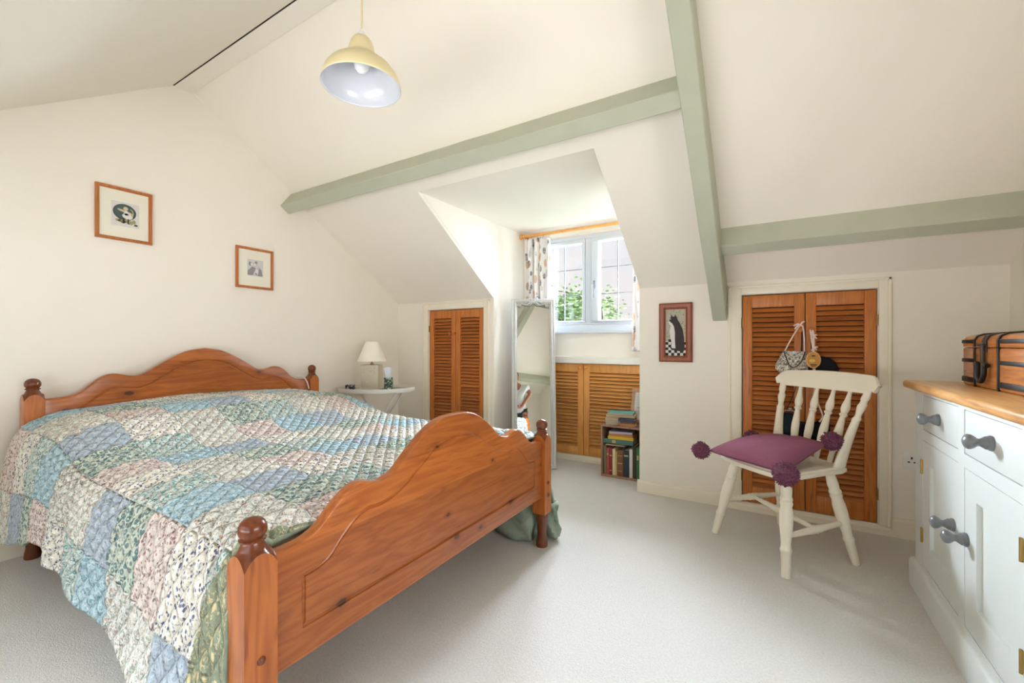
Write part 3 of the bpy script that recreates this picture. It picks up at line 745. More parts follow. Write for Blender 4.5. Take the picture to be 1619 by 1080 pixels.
# ------------------------------------------------------------------ framed pictures
def picture_frame(root, w, h, fw, th, fm):
    """local: x across, z up, y = depth (front at -th)"""
    prof = [(0, 0), (0, -th*.7), (fw*.25, -th), (fw*.7, -th*.9), (fw, -th*.55), (fw, 0)]
    bm = bmesh.new(); n = len(prof); rings = []
    for sx, sz in ((-1, -1), (1, -1), (1, 1), (-1, 1)):
        rings.append([bm.verts.new((sx*(w/2-d), y, sz*(h/2-d))) for d, y in prof])
    for i in range(4):
        A, B = rings[i], rings[(i+1) % 4]
        for k in range(n): bm.faces.new((A[k], A[(k+1) % n], B[(k+1) % n], B[k]))
    bmesh.ops.recalc_face_normals(bm, faces=bm.faces[:])
    return obj('frame', bm, fm, root, local=True, angle=20)
def flat(bm, poly, y0, y1): prism(bm, poly, 'y', y0, y1)
def ell(cx, cz, rx, rz, n=28, a0=0, rot=0):
    return [(cx+rx*math.cos(t)*math.cos(rot)-rz*math.sin(t)*math.sin(rot), cz+rx*math.cos(t)*math.sin(rot)+rz*math.sin(t)*math.cos(rot)) for t in [a0+2*PI*k/n for k in range(n)]]
def fl(polys, y0, y1):
    bm = bmesh.new()
    for p in polys: flat(bm, p, y0, y1)
    return bm
def rect(a, b, c, d): return [(a, c), (b, c), (b, d), (a, d)]
ink = lambda name, c: M.setdefault(name, paint(name, c, .8, .06, 0, 60))
for nm, c in (('ink_sheet', (222, 218, 212)), ('ink_green', (74, 96, 94)), ('ink_rim', (60, 70, 66)), ('ink_fair', (214, 192, 160)), ('ink_white', (232, 226, 222)), ('ink_olive', (168, 166, 120)), ('ink_black', (46, 42, 40)), ('ink_grey', (196, 193, 190)), ('ink_mid', (150, 146, 150)), ('ink_pale', (214, 211, 208)), ('cat_dark', (62, 54, 54)), ('cat_white', (226, 224, 218)), ('cat_bg', (186, 180, 160)), ('cat_leaf', (92, 66, 62))): ink(nm, c)
# the larger print: pale figure before a dark green oval
p = thing('framed_print', 'larger pine framed print of a pale figure on a green oval, above the headboard', 'picture', (G+.003, .951, 1.788), (0, 0, PI/2))
picture_frame(p, .253, .302, .017, .02, 'frame')
obj('mount_board', BX(-.112, .112, -.006, 0, -.137, .137), 'mat', p, local=True)
prs = [(fl([rect(-.058, .066, -.068, .07)], -.0068, -.006), 'ink_sheet'),
       (fl([ell(.0, .014, .052, .046)], -.0074, -.0068), 'ink_rim'), (fl([ell(.0, .014, .047, .041)], -.0078, -.0074), 'ink_green'),
       (fl([ell(-.03+.012*k, -.034-.004*(k % 3), .012, .008, 12, 0, .3*k) for k in range(7)], -.0084, -.0074), 'ink_olive'),
       (fl([ell(.004, .035, .011, .011, 16), ell(-.014, .022, .02, .006, 14, 0, -.3), ell(.02, .012, .016, .006, 14, 0, -.4), [(.036, -.005), (.04, .012), (.036, .03), (.024, .038), (.024, .034), (.033, .028), (.036, .012), (.032, -.003)]], -.0088, -.0078), 'ink_fair'),
       (fl([ell(.012, -.008, .024, .016, 20, 0, -.2), ell(.006, .010, .011, .014, 16)], -.0092, -.0084), 'ink_white'),
       (fl([rect(-.008, -.003, -.046, -.022), rect(.013, .018, -.048, -.022), rect(-.01, 0, -.05, -.045), rect(.012, .022, -.051, -.047), ell(.05, -.052, .009, .005, 12)], -.0094, -.0086), 'ink_black')]
bm, ms = join(prs); obj('print', bm, ms, p, local=True, smooth=False)
p = thing('framed_print', 'smaller pine framed grey sketch, to the right of the larger print', 'picture', (G+.003, 1.676, 1.588), (0, 0, PI/2))
picture_frame(p, .258, .29, .017, .02, 'frame')
obj('mount_board', BX(-.114, .114, -.006, 0, -.131, .131), 'mat', p, local=True)
prs = [(fl([rect(-.052, .058, -.055, .062)], -.0068, -.006), 'ink_pale'),
       (fl([ell(-.028, .028, .014, .018, 16), ell(.004, .03, .012, .02, 16), ell(.03, -.01, .018, .026, 16, 0, .3)], -.0076, -.0068), 'ink_grey'),
       (fl([[(-.05, -.05), (-.015, -.05), (.006, .004), (-.02, .012), (-.05, -.02)], [(.018, -.052), (.052, -.052), (.046, -.01), (.03, .006)], ell(-.036, .03, .007, .016, 12), ell(.008, .042, .009, .010, 12), [(.0, -.04), (.01, -.05), (.028, -.012), (.02, -.006)]], -.0082, -.0076), 'ink_mid'),
       (fl([ell(-.024, .026, .007, .010, 12), ell(.0, .026, .006, .010, 12), ell(.014, -.02, .01, .016, 14)], -.0086, -.0082), 'ink_white')]
bm, ms = join(prs); obj('print', bm, ms, p, local=True, smooth=False)
# the cat
p = thing('framed_cat_picture', 'narrow red brown frame with a black and white seated cat, left of the rafter', 'picture', (-.557, YK-.002, 1.124))
picture_frame(p, .214, .40, .042, .022, 'framered')
obj('backing_board', BX(-.07, .07, -.006, 0, -.162, .162), 'cat_bg', p, local=True)
rr = random.Random(4); sq = []
for i in range(7):
    for j in range(7):
        if (i+j) % 2 == 0 and j*.019-.155 < -.045: sq.append(rect(-.066+i*.019, -.047+i*.019, -.157+j*.0185, -.1385+j*.0185))
cat = [(.058, -.098), (.054, -.04), (.046, .02), (.028, .062), (.014, .085), (.006, .108), (-.002, .122), (-.008, .107), (-.022, .110), (-.030, .124), (-.030, .106), (-.038, .090), (-.04, .078), (-.022, .06), (-.012, .04), (-.006, .0), (-.008, -.05), (0, -.108), (-.022, -.106), (-.034, -.094), (-.036, -.104), (-.024, -.118), (.01, -.124), (.05, -.132)]
chest = [(-.04, .078), (-.048, .070), (-.040, .056), (-.030, .045), (-.038, .01), (-.034, -.03), (-.026, -.06), (-.024, -.106), (0, -.108), (-.004, -.05), (-.004, 0), (-.010, .04), (-.022, .062)]
prs = [(fl([rect(-.066, .067, -.157, -.06)], -.0066, -.006), 'cat_white'), (fl(sq, -.0072, -.0066), 'ink_black'),
       (fl([ell(rr.uniform(-.06, .06), rr.uniform(-.04, .155), .003, .002, 8, 0, rr.uniform(0, 3)) for _ in range(46)], -.0066, -.0058), 'cat_leaf'),
       (fl([cat], -.0082, -.006), 'cat_dark'), (fl([chest], -.0088, -.006), 'cat_white'), (fl([ell(-.032, .092, .003, .0025, 8)], -.0088, -.0082), 'cat_white')]
bm, ms = join(prs); obj('cat_painting', bm, ms, p, local=True, smooth=False)

# ------------------------------------------------------------------ pendant lamp
px, py = -1.268, 1.044; zt = sb(py)
pl = thing('pendant_lamp', 'cream dome pendant lamp hanging from the ceiling on a cord', 'lamp', (px, py, 1.975))
bm = bmesh.new(); lathe(bm, (px, py, 0), [(.138, 1.978), (.1375, 1.985), (.133, 2.005), (.123, 2.025), (.106, 2.047), (.086, 2.063), (.062, 2.076), (.052, 2.084), (.047, 2.098), (.044, 2.118), (.038, 2.138), (.030, 2.150), (.018, 2.154)], 56, cap=False)
o = obj('lamp_shade', bm, ['pend', 'pendin'], pl, angle=60); md = o.modifiers.new('thickness', 'SOLIDIFY'); md.thickness = .0022; md.offset = -1; md.material_offset = 1; md.material_offset_rim = 1
bm = bmesh.new(); lathe(bm, (px, py, 0), [(.020, 2.10), (.020, 2.155), (.018, 2.160), (.010, 2.176), (.005, 2.186)], 24); obj('lamp_holder', bm, 'plastic', pl)
bm = bmesh.new(); tube(bm, [(px, py, 2.18), (px, py, 2.4), (px, py, zt-.02)], .0035, 8); obj('cord', bm, 'pend', pl)
bm = bmesh.new(); lathe(bm, (px, py, 0), [(.045, zt-.03), (.045, zt-.012), (.042, zt+.04)], 28); obj('ceiling_rose', bm, 'plastic', pl)
bm = bmesh.new(); lathe(bm, (px, py, 0), [(.001, 2.028), (.014, 2.031), (.024, 2.042), (.028, 2.056), (.025, 2.07), (.017, 2.085), (.013, 2.10)], 24); obj('light_bulb', bm, 'bulb', pl)
# ------------------------------------------------------------------ leaning mirror
LEAN = .145
mi = thing('floor_mirror', 'tall narrow silvered mirror with a carved crest leaning in front of the dormer', 'mirror', (-1.684, 3.137, .006), (-LEAN, 0, math.atan2(.518, .855)))
W_, H_ = .375, 1.452
bm = bmesh.new(); prof = [(0, .03), (0, .004), (.005, -.004), (.012, 0), (.02, .0), (.028, -.006), (.036, -.002), (.042, .004), (.046, .008), (.046, .03)]
rings = [[bm.verts.new((sx*(W_/2-d), y, (d if b else H_-d))) for d, y in prof] for sx, b in ((-1, 1), (1, 1), (1, 0), (-1, 0))]
for i in range(4):
    A, B = rings[i], rings[(i+1) % 4]
    for k in range(len(prof)): bm.faces.new((A[k], A[(k+1) % len(prof)], B[(k+1) % len(prof)], B[k]))
bmesh.ops.recalc_face_normals(bm, faces=bm.faces[:]); obj('frame', bm, 'silverfr', mi, local=True, angle=25)
obj('mirror_glass', BX(-W_/2+.04, W_/2-.04, .012, .018, .04, H_-.04), 'mirror', mi, local=True, smooth=False)
bm = bmesh.new()
for s in (-1, 1):
    sp = [(s*(.028+.05*(1-t)*math.cos(3.4*PI*t*.62+PI*.1)*(.35+.65*(1-t))+.03*t), -.008, H_-.052+.030*(1-t)*math.sin(3.4*PI*t*.62+PI*.1)) for t in [k/18 for k in range(19)]]
    tube(bm, sp, [.0055-.003*k/18 for k in range(19)], 8)
    tube(bm, smoothpath([(s*.02, -.008, H_-.03), (s*.055, -.01, H_-.058), (s*.09, -.008, H_-.05), (s*.125, -.007, H_-.028)], 5), [.006, .006, .006, .0065, .0065, .006, .0055, .005, .005, .0045, .004, .0035, .003, .0025, .002, .0015], 8)
    for k in range(3): tube(bm, smoothpath([(s*(.10+.012*k), -.006, H_-.046-.002*k), (s*(.108+.012*k), -.009, H_-.066), (s*(.118+.01*k), -.006, H_-.078+.006*k)], 3), [.003]*3+[.0035]*3+[.0015], 6)
    tube(bm, smoothpath([(s*.012, -.006, H_-.03), (s*.02, -.012, H_+.002), (s*.034, -.008, H_+.008), (s*.036, -.006, H_-.006)], 4), .0045, 8)
box(bm, -.018, .018, -.008, .01, H_-.04, H_+.001, bev=.003)
obj('carved_crest', bm, 'silverfr', mi, local=True)
bm = bmesh.new(); prism(bm, [(-.03, 0.0), (.03, 0), (.02, 1.0), (-.02, 1.0)], 'y', 0, .012)
bm.transform(Matrix.Translation((0, .030, 1.02)) @ Matrix.Rotation(-.0, 4, 'X') @ Matrix.Rotation(PI+.30, 4, 'X') @ Matrix.Translation((0, -.012, 0)))
obj('strut', bm, 'silverfr', mi, local=True)

# ------------------------------------------------------------------ tray table and the things on it
tt = thing('tray_table', 'white metal oval tray table on crossed legs by the bed', 'side table', (-2.845, 2.50, 0), (0, 0, math.atan2(.518, .855)))
bm = bmesh.new(); a, b_ = .318, .235
def oval(bm, rs):
    rings = [[bm.verts.new((a*s*math.cos(2*PI*k/56), b_*s*math.sin(2*PI*k/56), z)) for k in range(56)] for s, z in rs]
    fs = []
    for A, B in zip(rings, rings[1:]):
        for k in range(56): fs.append(bm.faces.new((A[k], A[(k+1) % 56], B[(k+1) % 56], B[k])))
    fs += [bm.faces.new(rings[0][::-1]), bm.faces.new(rings[-1])]; bmesh.ops.recalc_face_normals(bm, faces=fs)
oval(bm, [(.93, .648), (.985, .650), (.995, .656), (1.0, .682), (.996, .685), (.988, .682), (.982, .662), (.97, .658), (.9, .658)])
obj('tray', bm, 'metalw', tt, local=True, angle=40)
bm = bmesh.new(); oval(bm, [(.972, .6585), (.970, .6600), (.5, .6602)]); obj('tray_surface', bm, 'traytop', tt, local=True)
for yy in (-.15, .13):
    for s in (-1, 1):
        bm = bmesh.new(); tube(bm, [(s*.20, yy+s*.010, .650), (-s*.20, yy+s*.010, 0)], .0095, 10); obj('leg', bm, 'metalw', tt, local=True)
for s in (-1, 1):
    for x_, z_, r_ in ((.20, .642, .007), (.16, .07, .005)):
        bm = bmesh.new(); tube(bm, [(s*x_, -.15, z_), (s*x_, .13, z_)], r_, 8); obj('crossbar', bm, 'metalw', tt, local=True)
TZ = .6605
lx, ly = -2.925, 2.515
tl = thing('table_lamp', 'table lamp with a square cream block base and cone shade on the tray table', 'lamp', (lx, ly, TZ), (0, 0, .42))
bm = bmesh.new(); box(bm, -.078, .078, -.05, .05, .004, .208, bev=.006)
box(bm, -.084, .084, -.056, .056, 0, .012, bev=.003)
for k in range(26):
    rnd = random.Random(k); ball(bm, (rnd.uniform(-.06, .06), -.0505, rnd.uniform(.04, .19)), rnd.uniform(.004, .010), 2, (1, .25, 1))
obj('base', bm, 'ceramic', tl, local=True)
bm = bmesh.new(); turned(bm, (0, 0, .207), (0, 0, .25), [(0, .02), (.3, .008), (1, .008)], 16); obj('stem', bm, 'brass', tl, local=True)
bm = bmesh.new(); lathe(bm, (0, 0, 0), [(.118, .238), (.117, .242), (.054, .402), (.053, .404)], 48, cap=False); o = obj('lamp_shade', bm, 'shade', tl, local=True, angle=60)
md = o.modifiers.new('thickness', 'SOLIDIFY'); md.thickness = .002
vx, vy = -2.66, 2.455
vs_ = thing('tissue_pot', 'dark leafy pot holding white folded paper on the tray table', 'pot', (vx, vy, TZ))
bm = bmesh.new(); lathe(bm, (vx, vy, 0), [(.034, TZ), (.036, TZ+.004), (.036, TZ+.108), (.037, TZ+.112), (.034, TZ+.112), (.033, TZ+.02)], 32); obj('pot', bm, 'pot', vs_)
bm = bmesh.new()
for k, (dx, dy, an) in enumerate(((-.012, 0, .12), (.010, .006, -.16), (0, -.008, .02))):
    b2 = bmesh.new(); prism(b2, [(-.016, 0), (.016, 0), (.024, .165), (.0, .178), (-.024, .17)], 'y', -.001, .001)
    b2.transform(Matrix.Translation((vx+dx, vy+dy, TZ+.022)) @ Matrix.Rotation(.55, 4, 'Z') @ Matrix.Rotation(an, 4, 'Y')); me = bpy.data.meshes.new('t'); b2.to_mesh(me); b2.free(); bm.from_mesh(me)
obj('folded_paper', bm, 'upvc', vs_)
bm = BX(-.036, .036, -.025, .025, 0, .05, bev=.008); bm.transform(Matrix.Translation((-2.965, 2.325, TZ)) @ Matrix.Rotation(.7, 4, 'Z'))
tag(own(obj('trinket_box', bm, 'trinket')), 'small dark patterned box at the left end of the tray table', 'box')
bm = bmesh.new(); tube(bm, smoothpath([(-2.93, 2.335, TZ+.008), (-2.88, 2.36, TZ+.014), (-2.85, 2.36, TZ+.008), (-2.81, 2.375, TZ+.008), (-2.86, 2.395, TZ+.008), (-2.91, 2.375, TZ+.008)], 6, True), .006, 8, closed=True)
tag(own(obj('bead_string', bm, 'ceramic')), 'cream string of beads lying before the table lamp', 'necklace')

# ------------------------------------------------------------------ crate of books
CX0, CX1, CY0, CY1, CH = -1.158, -.822, 3.272, 3.535, .405
cr = thing('book_crate', 'upright wooden crate used as a bookcase under the dormer window', 'crate', ((CX0+CX1)/2, (CY0+CY1)/2, 0))
t_ = .011
for nm, a in (('side_panel', (CX0, CX0+t_, CY0, CY1, 0, CH-.012)), ('side_panel', (CX1-t_, CX1, CY0, CY1, 0, CH-.012)), ('back_panel', (CX0+t_, CX1-t_, CY1-.008, CY1, .012, CH-.012)), ('top_panel', (CX0-.002, CX1+.002, CY0-.002, CY1, CH-.012, CH)), ('bottom_panel', (CX0+t_, CX1-t_, CY0, CY1-.008, 0, .014))):
    obj(nm, BX(*a, bev=.0015), 'crate', cr)
def bcol(c):
    k = 'book_%d_%d_%d' % c
    if k not in M: M[k] = paint(k, c, .6, .06, .15, 40)
    return k
def book(label, loc, dims, col, rot=0, lie=False, group=None, spine=True, title=None):
    """dims = (thickness, depth, height); spine on the -y side. lying: thickness is z and height is x"""
    T, D, Hh = dims; b = thing('book', label, 'book', loc, (0, 0, rot), group)
    def put(bm):
        if lie: bm.transform(Matrix(((0, 0, 1, 0), (0, 1, 0, 0), (1, 0, 0, 0), (0, 0, 0, 1))) @ Matrix.Translation((T/2, 0, -Hh/2)))
        if lie: bmesh.ops.reverse_faces(bm, faces=bm.faces[:])
        return bm
    c = min(.0025, T*.14); bm = bmesh.new(); y0, y1 = (-D/2, D/2)
    if not spine: pass
    box(bm, -T/2, -T/2+c, y0, y1, 0, Hh); box(bm, T/2-c, T/2, y0, y1, 0, Hh)
    sy = y0 if spine else y1
    sp = [(-T/2, sy+(.004 if spine else -.004)), (-T/2+c*.2, sy), (0, sy+(-.003 if spine else .003)), (T/2-c*.2, sy), (T/2, sy+(.004 if spine else -.004))]
    prism(bm, [(x, y) for x, y in sp], 'z', 0, Hh)
    obj('cover', put(bm), bcol(col), b, local=True)
    bm = bmesh.new(); m = .004; box(bm, -T/2+c, T/2-c, y0+(m if not spine else .003), y1-(m if spine else .003), m, Hh-m); obj('page_block', put(bm), 'pages', b, local=True, smooth=False)
    if title:
        for z0, z1 in title:
            bm = bmesh.new(); box(bm, -T*.36, T*.36, y0-.0034, y0-.002, Hh*z0, Hh*z1)
            obj('spine_band', put(bm), bcol((206, 182, 120)), b, local=True)
    return b
row = [(.022, .228, (118, 112, 84), 'olive book standing first on the left in the crate', None),
       (.021, .208, (178, 78, 70), 'faded red book beside the olive one in the crate', ((.75, .8),)),
       (.022, .212, (140, 40, 44), 'dark red book standing third from the left in the crate', ((.7, .74), (.15, .18))),
       (.022, .206, (226, 212, 170), 'thick cream book between the dark red and thin yellow ones', None),
       (.011, .186, (222, 196, 110), 'thin pale yellow book left of the worn brown one', None),
       (.046, .196, (132, 84, 56), 'thick worn brown leather book in the middle of the crate row', ((.8, .82), (.2, .22), (.5, .53))),
       (.044, .205, (40, 54, 58), 'thick dark slate book right of the worn brown one', ((.78, .83),)),
       (.024, .220, (232, 228, 226), 'white book right of the dark slate one', None),
       (.026, .246, (70, 52, 44), 'tall dark brown book right of the white one', None),
       (.020, .240, (62, 128, 72), 'green book near the right end of the crate row', ((.6, .75),)),
       (.018, .236, (226, 220, 206), 'cream book at the far right end of the crate row', None)]
bx = CX0+t_+.004
for T, Hh, c, lab, ti in row:
    D = .15 if T > .012 else .13
    book(lab, (bx+T/2, CY0+.020+D/2, .0145), (T, D, Hh), c, 0, False, 'books standing in the crate', True, ti); bx += T+.0025
# lying on top of the row
z = .0145+.247
yb_ = CY0+.105
book('thin tan book lying askew over the red and cream ones', (-1.055, CY0+.09, .0145+.2285), (.010, .12, .15), (196, 168, 134), .05, True, 'books lying inside the crate')
lay = [(.034, .145, .235, (82, 128, 120), -.02, 'thick grey green book at the bottom of the pile inside the crate', ((.3, .42),), -1.025),
       (.024, .14, .200, (226, 186, 46), .04, 'bright yellow book in the pile inside the crate', ((.15, .2),), -1.010),
       (.018, .14, .190, (196, 132, 74), .02, 'orange brown book above the yellow one in the crate', None, -1.008),
       (.018, .13, .180, (206, 196, 214), .10, 'pale lilac book on top of the pile inside the crate', None, -1.015)]
z = .262
for T, D, L, c, r, lab, ti, x in lay:
    book(lab, (x, yb_-.01, z), (T, D, L), c, r, True, 'books lying inside the crate', True, ti); z += T+.0006
# on top of the crate: two short piles and a framed sheet
top1 = [(.022, .12, .130, (196, 200, 198), .35, 'grey white book at the bottom of the left pile on the crate', -1.085, 3.375), (.021, .12, .125, (220, 200, 168), .30, 'cream book in the middle of the left pile on the crate', -1.088, 3.375), (.020, .115, .12, (236, 226, 214), .38, 'white book near the top of the left pile on the crate', -1.083, 3.375)]
top2 = [(.024, .11, .108, (176, 124, 78), .05, 'tan leather book at the bottom of the right pile on the crate', -.955, 3.335), (.012, .10, .100, (140, 92, 60), .08, 'thin brown book low in the right pile on the crate', -.957, 3.335), (.022, .11, .118, (62, 66, 92), .03, 'navy book in the right pile on the crate', -.962, 3.335)]
for pile in (top1, top2):
    z = CH+.0006
    for T, D, L, c, r, lab, x, y in pile:
        book(lab, (x, y, z), (T, D, L), c, r, True, 'books piled on top of the crate', pile is top2); z += T+.0006
zt_ = CH+.0006+.0636+.0003
book('fawn book under the teal one on top of the crate', (-1.02, 3.37, zt_), (.020, .13, .22), (206, 172, 122), .12, True, 'books piled on top of the crate', False)
book('teal covered book on the very top of the crate piles', (-1.022, 3.37, zt_+.0206), (.016, .15, .20), (96, 162, 156), .16, True, 'books piled on top of the crate', False)
fr = thing('framed_sheet', 'wood framed sheet of handwriting leaning on the cupboard door behind the books', 'picture', (-.885, 3.475, CH+.002), (-.22, .0, -.06))
bm = bmesh.new()
for a in ((-.10, .10, 0, .028), (-.10, .10, .247, .275), (-.10, -.072, .028, .247), (.072, .10, .028, .247)): box(bm, a[0], a[1], -.008, .008, a[2], a[3], bev=.003)
obj('frame', bm, wood('frame_driftwood', (196, 160, 130), (172, 134, 106), (130, 96, 74), 'z', rough=.6), fr, local=True)
prs = [(fl([rect(-.074, .074, .026, .249)], -.002, .004), 'ink_white'), (fl([rect(-.062, .062-random.uniform(0, .03), .232-k*.0115, .2338-k*.0115) for k in range(16)], -.0026, -.0015), 'ink_mid'), (fl([rect(-.05, .03, .115, .128), rect(-.03, .05, .07, .086)], -.0026, -.0015), 'ink_grey')]
bm, ms = join(prs); obj('sheet', bm, ms, fr, local=True, smooth=False)

# ------------------------------------------------------------------ chair
TH = math.atan2(-.687, .727)
ch = thing('spindle_chair', 'cream painted farmhouse chair with turned spindles before the louvred doors', 'chair', (.043, 2.606, 0), (0, 0, TH))
legp = [(0, .0165), (.02, .0175), (.24, .0205), (.255, .024), (.275, .025), (.29, .021), (.33, .020), (.52, .0275), (.62, .028), (.70, .023), (.715, .026), (.735, .027), (.75, .0235), (.765, .0265), (.785, .026), (.80, .022), (.86, .024), (1, .018)]
feet = {'fl': ((-.235, -.205), (-.155, -.135)), 'fr': ((.238, -.235), (.165, -.15)), 'bl': ((-.222, .238), (-.135, .145)), 'br': ((.234, .190), (.145, .135))}
for k, (f, t) in feet.items():
    bm = bmesh.new(); turned(bm, (f[0], f[1], 0), (t[0], t[1], .425), legp, 22); obj('leg', bm, 'chair', ch, local=True)
at = lambda k, s: Vector((feet[k][0][0]+(feet[k][1][0]-feet[k][0][0])*s, feet[k][0][1]+(feet[k][1][1]-feet[k][0][1])*s, .425*s))
strp = [(0, .010), (.1, .011), (.4, .016), (.44, .019), (.47, .017), (.5, .020), (.53, .017), (.56, .019), (.6, .016), (.9, .011), (1, .010)]
s1a, s1b, s2a, s2b = at('fl', .46), at('bl', .46), at('fr', .40), at('br', .44)
for a_, b2 in ((s1a, s1b), (s2a, s2b), ((s1a+s1b)/2, (s2a+s2b)/2)):
    bm = bmesh.new(); turned(bm, a_, b2, strp, 16); obj('stretcher', bm, 'chair', ch, local=True)
bm = bmesh.new(); sp = smoothpath([(-.205, -.19, 0), (-.11, -.222, 0), (.0, -.228, 0), (.11, -.222, 0), (.205, -.19, 0), (.212, -.10, 0), (.195, .08, 0), (.188, .195, 0), (.12, .212, 0), (0, .218, 0), (-.12, .212, 0), (-.188, .195, 0), (-.195, .08, 0), (-.212, -.10, 0)], 4, True)
f0, f1, sd = prism(bm, [(v.x, v.y) for v in sp], 'z', .418, .452)
bmesh.ops.bevel(bm, geom=list(f0.edges)+list(f1.edges), offset=.010, segments=3, affect='EDGES'); obj('seat', bm, 'chair', ch, local=True, angle=50)
# back posts: blade at the seat, turned at the top
for s in (-1, 1):
    bm = bmesh.new(); b0, b1 = Vector((s*.172, .165, .45)), Vector((s*.232, .268, .815)); rings = []
    dd = (b1-b0); n = 34
    for k in range(n+1):
        t = k/n
        wy = .034-.016*min(1, t*1.5) if t < .62 else .018
        wy = {True: .038*(1-t/.62)+.0185*(t/.62), False: .0165}[t < .62]
        wx = .0165
        if t >= .62:
            u = (t-.62)/.38; wx = wy = .0165+.004*(math.exp(-((u-.06)/.05)**2)+math.exp(-((u-.5)/.06)**2)+.6*math.exp(-((u-.8)/.06)**2))-.004*math.exp(-((u-.2)/.1)**2)-.003*math.exp(-((u-.66)/.06)**2)
        c = b0+dd*t; c.y -= .02*math.sin(PI*min(1, t/.7)*.5)*(1-t)
        rings.append([bm.verts.new((c.x+wx*math.cos(2*PI*q_/16), c.y+wy*math.sin(2*PI*q_/16), c.z)) for q_ in range(16)])
    for A, B in zip(rings, rings[1:]):
        for q_ in range(16): bm.faces.new((A[q_], A[(q_+1) % 16], B[(q_+1) % 16], B[q_]))
    bm.faces.new(rings[0][::-1]); bm.faces.new(rings[-1]); bmesh.ops.recalc_face_normals(bm, faces=bm.faces[:]); obj('back_post', bm, 'chair', ch, local=True, angle=60)
spn = [(0, .011), (.06, .012), (.12, .0115), (.16, .013), (.175, .018), (.195, .018), (.21, .015), (.3, .0185), (.42, .0195), (.55, .015), (.63, .0115), (.645, .017), (.665, .018), (.68, .013), (.70, .016), (.74, .019), (.78, .0185), (.86, .0125), (.93, .0095), (1, .009)]
for x in (-.105, -.035, .035, .105):
    bm = bmesh.new(); bow = .032*(1-(x*1.3/.232)**2); turned(bm, (x, .175+.012, .452), (x*1.3, .268+bow, .815), spn, 18); obj('spindle', bm, 'chair', ch, local=True)
bm = bmesh.new(); n = 40; rings = []
for k in range(n+1):
    u = -1+2*k/n; x = u*.280; y = .262+.036*(1-u*u); au = abs(u)
    zt = .902-.012*au*au-(.040*((au-.82)/.18)**2 if au > .82 else 0)
    zb = .808-.002*(1-au)+(.012 if .86 < au < .93 else 0)+(.040*((au-.93)/.07)**1.5 if au > .93 else 0)
    zb = min(zb, zt-.006); tk = .0125; lean = .03
    pr = [(-tk, zb+.004), (-tk*.7, zb), (tk*.7, zb), (tk, zb+.004), (tk, zt-.006), (tk*.6, zt), (-tk*.6, zt), (-tk, zt-.006)]
    rings.append([bm.verts.new((x, y+p_+lean*(z_-.81)/.09, z_)) for p_, z_ in pr])
for A, B in zip(rings, rings[1:]):
    for q_ in range(8): bm.faces.new((A[q_], A[(q_+1) % 8], B[(q_+1) % 8], B[q_]))
bm.faces.new(rings[0][::-1]); bm.faces.new(rings[-1]); bmesh.ops.recalc_face_normals(bm, faces=bm.faces[:]); obj('top_rail', bm, 'chair', ch, local=True, angle=40)
# cushion
cu = thing('cushion', 'plum knitted cushion with pompom corners on the cream chair', 'cushion', (.043, 2.606, .452), (0, 0, TH))
Cc = {0: Vector((-.185, -.295, .020)), 1: Vector((.225, -.225, .016)), 2: Vector((.150, .125, .105)), 3: Vector((-.250, .085, .050))}
bm = bmesh.new(); n = 36; T_, B_ = [], []
for i in range(n+1):
    r1, r2 = [], []
    for j in range(n+1):
        u, v = i/n, j/n
        uu = u+.05*math.sin(2*PI*u)*0; e = .035
        p = Cc[0]*(1-u)*(1-v)+Cc[1]*u*(1-v)+Cc[2]*u*v+Cc[3]*(1-u)*v
        ctr = (Cc[0]+Cc[1]+Cc[2]+Cc[3])/4
        sh = 1-e*(16*u*(1-u)*v*(1-v))**0*0
        # edges bow inwards between the corners
        inw = .028*(4*u*(1-u)*(1-4*v*(1-v))**3+4*v*(1-v)*(1-4*u*(1-u))**3)
        q_ = p+(ctr-p)*inw*1.4; q_.z = p.z
        f = (max(0, 16*u*(1-u)*v*(1-v)))**.42
        ws = .006*noise.noise((u*6, v*6, 2))+.004*math.sin(18*u-6*v)*f*(1-f)*3
        r1.append(bm.verts.new((q_.x, q_.y, q_.z+.066*f+ws*f)))
        lowz = max(.004, q_.z-.034*f) if (abs(q_.x) < .2 and abs(q_.y) < .21) else q_.z-.03*f
        r2.append(bm.verts.new((q_.x, q_.y, min(lowz, q_.z+.05*f-.002))))
    T_.append(r1); B_.append(r2)
for i in range(n):
    for j in range(n):
        bm.faces.new((T_[i][j], T_[i+1][j], T_[i+1][j+1], T_[i][j+1])); bm.faces.new((B_[i][j], B_[i][j+1], B_[i+1][j+1], B_[i+1][j]))
bmesh.ops.remove_doubles(bm, verts=bm.verts[:], dist=.0008); bmesh.ops.recalc_face_normals(bm, faces=bm.faces[:]); obj('cover', bm, 'knit', cu, local=True, angle=80)
for k, (p, r) in enumerate((((-.205, -.322, .020), .046), ((.252, -.252, .018), .054), ((.158, .138, .122), .046), ((-.285, .095, .045), .045))):
    bm = bmesh.new(); rp_ = random.Random(k); 
    for s in range(420):
        d_ = Vector((rp_.gauss(0, 1), rp_.gauss(0, 1), rp_.gauss(0, 1))).normalized(); a_ = Vector(p); e_ = a_+d_*r*rp_.uniform(.92, 1.02)+Vector((rp_.gauss(0, .003), rp_.gauss(0, .003), rp_.gauss(0, .003)))
        tube(bm, [a_+d_*r*.5, a_+d_*r*.8, e_], [.0032, .0034, .0022], 5)
    ball(bm, p, r*.90, 3, jag=.05); obj('pompom', bm, 'pom', cu, local=True, angle=70)
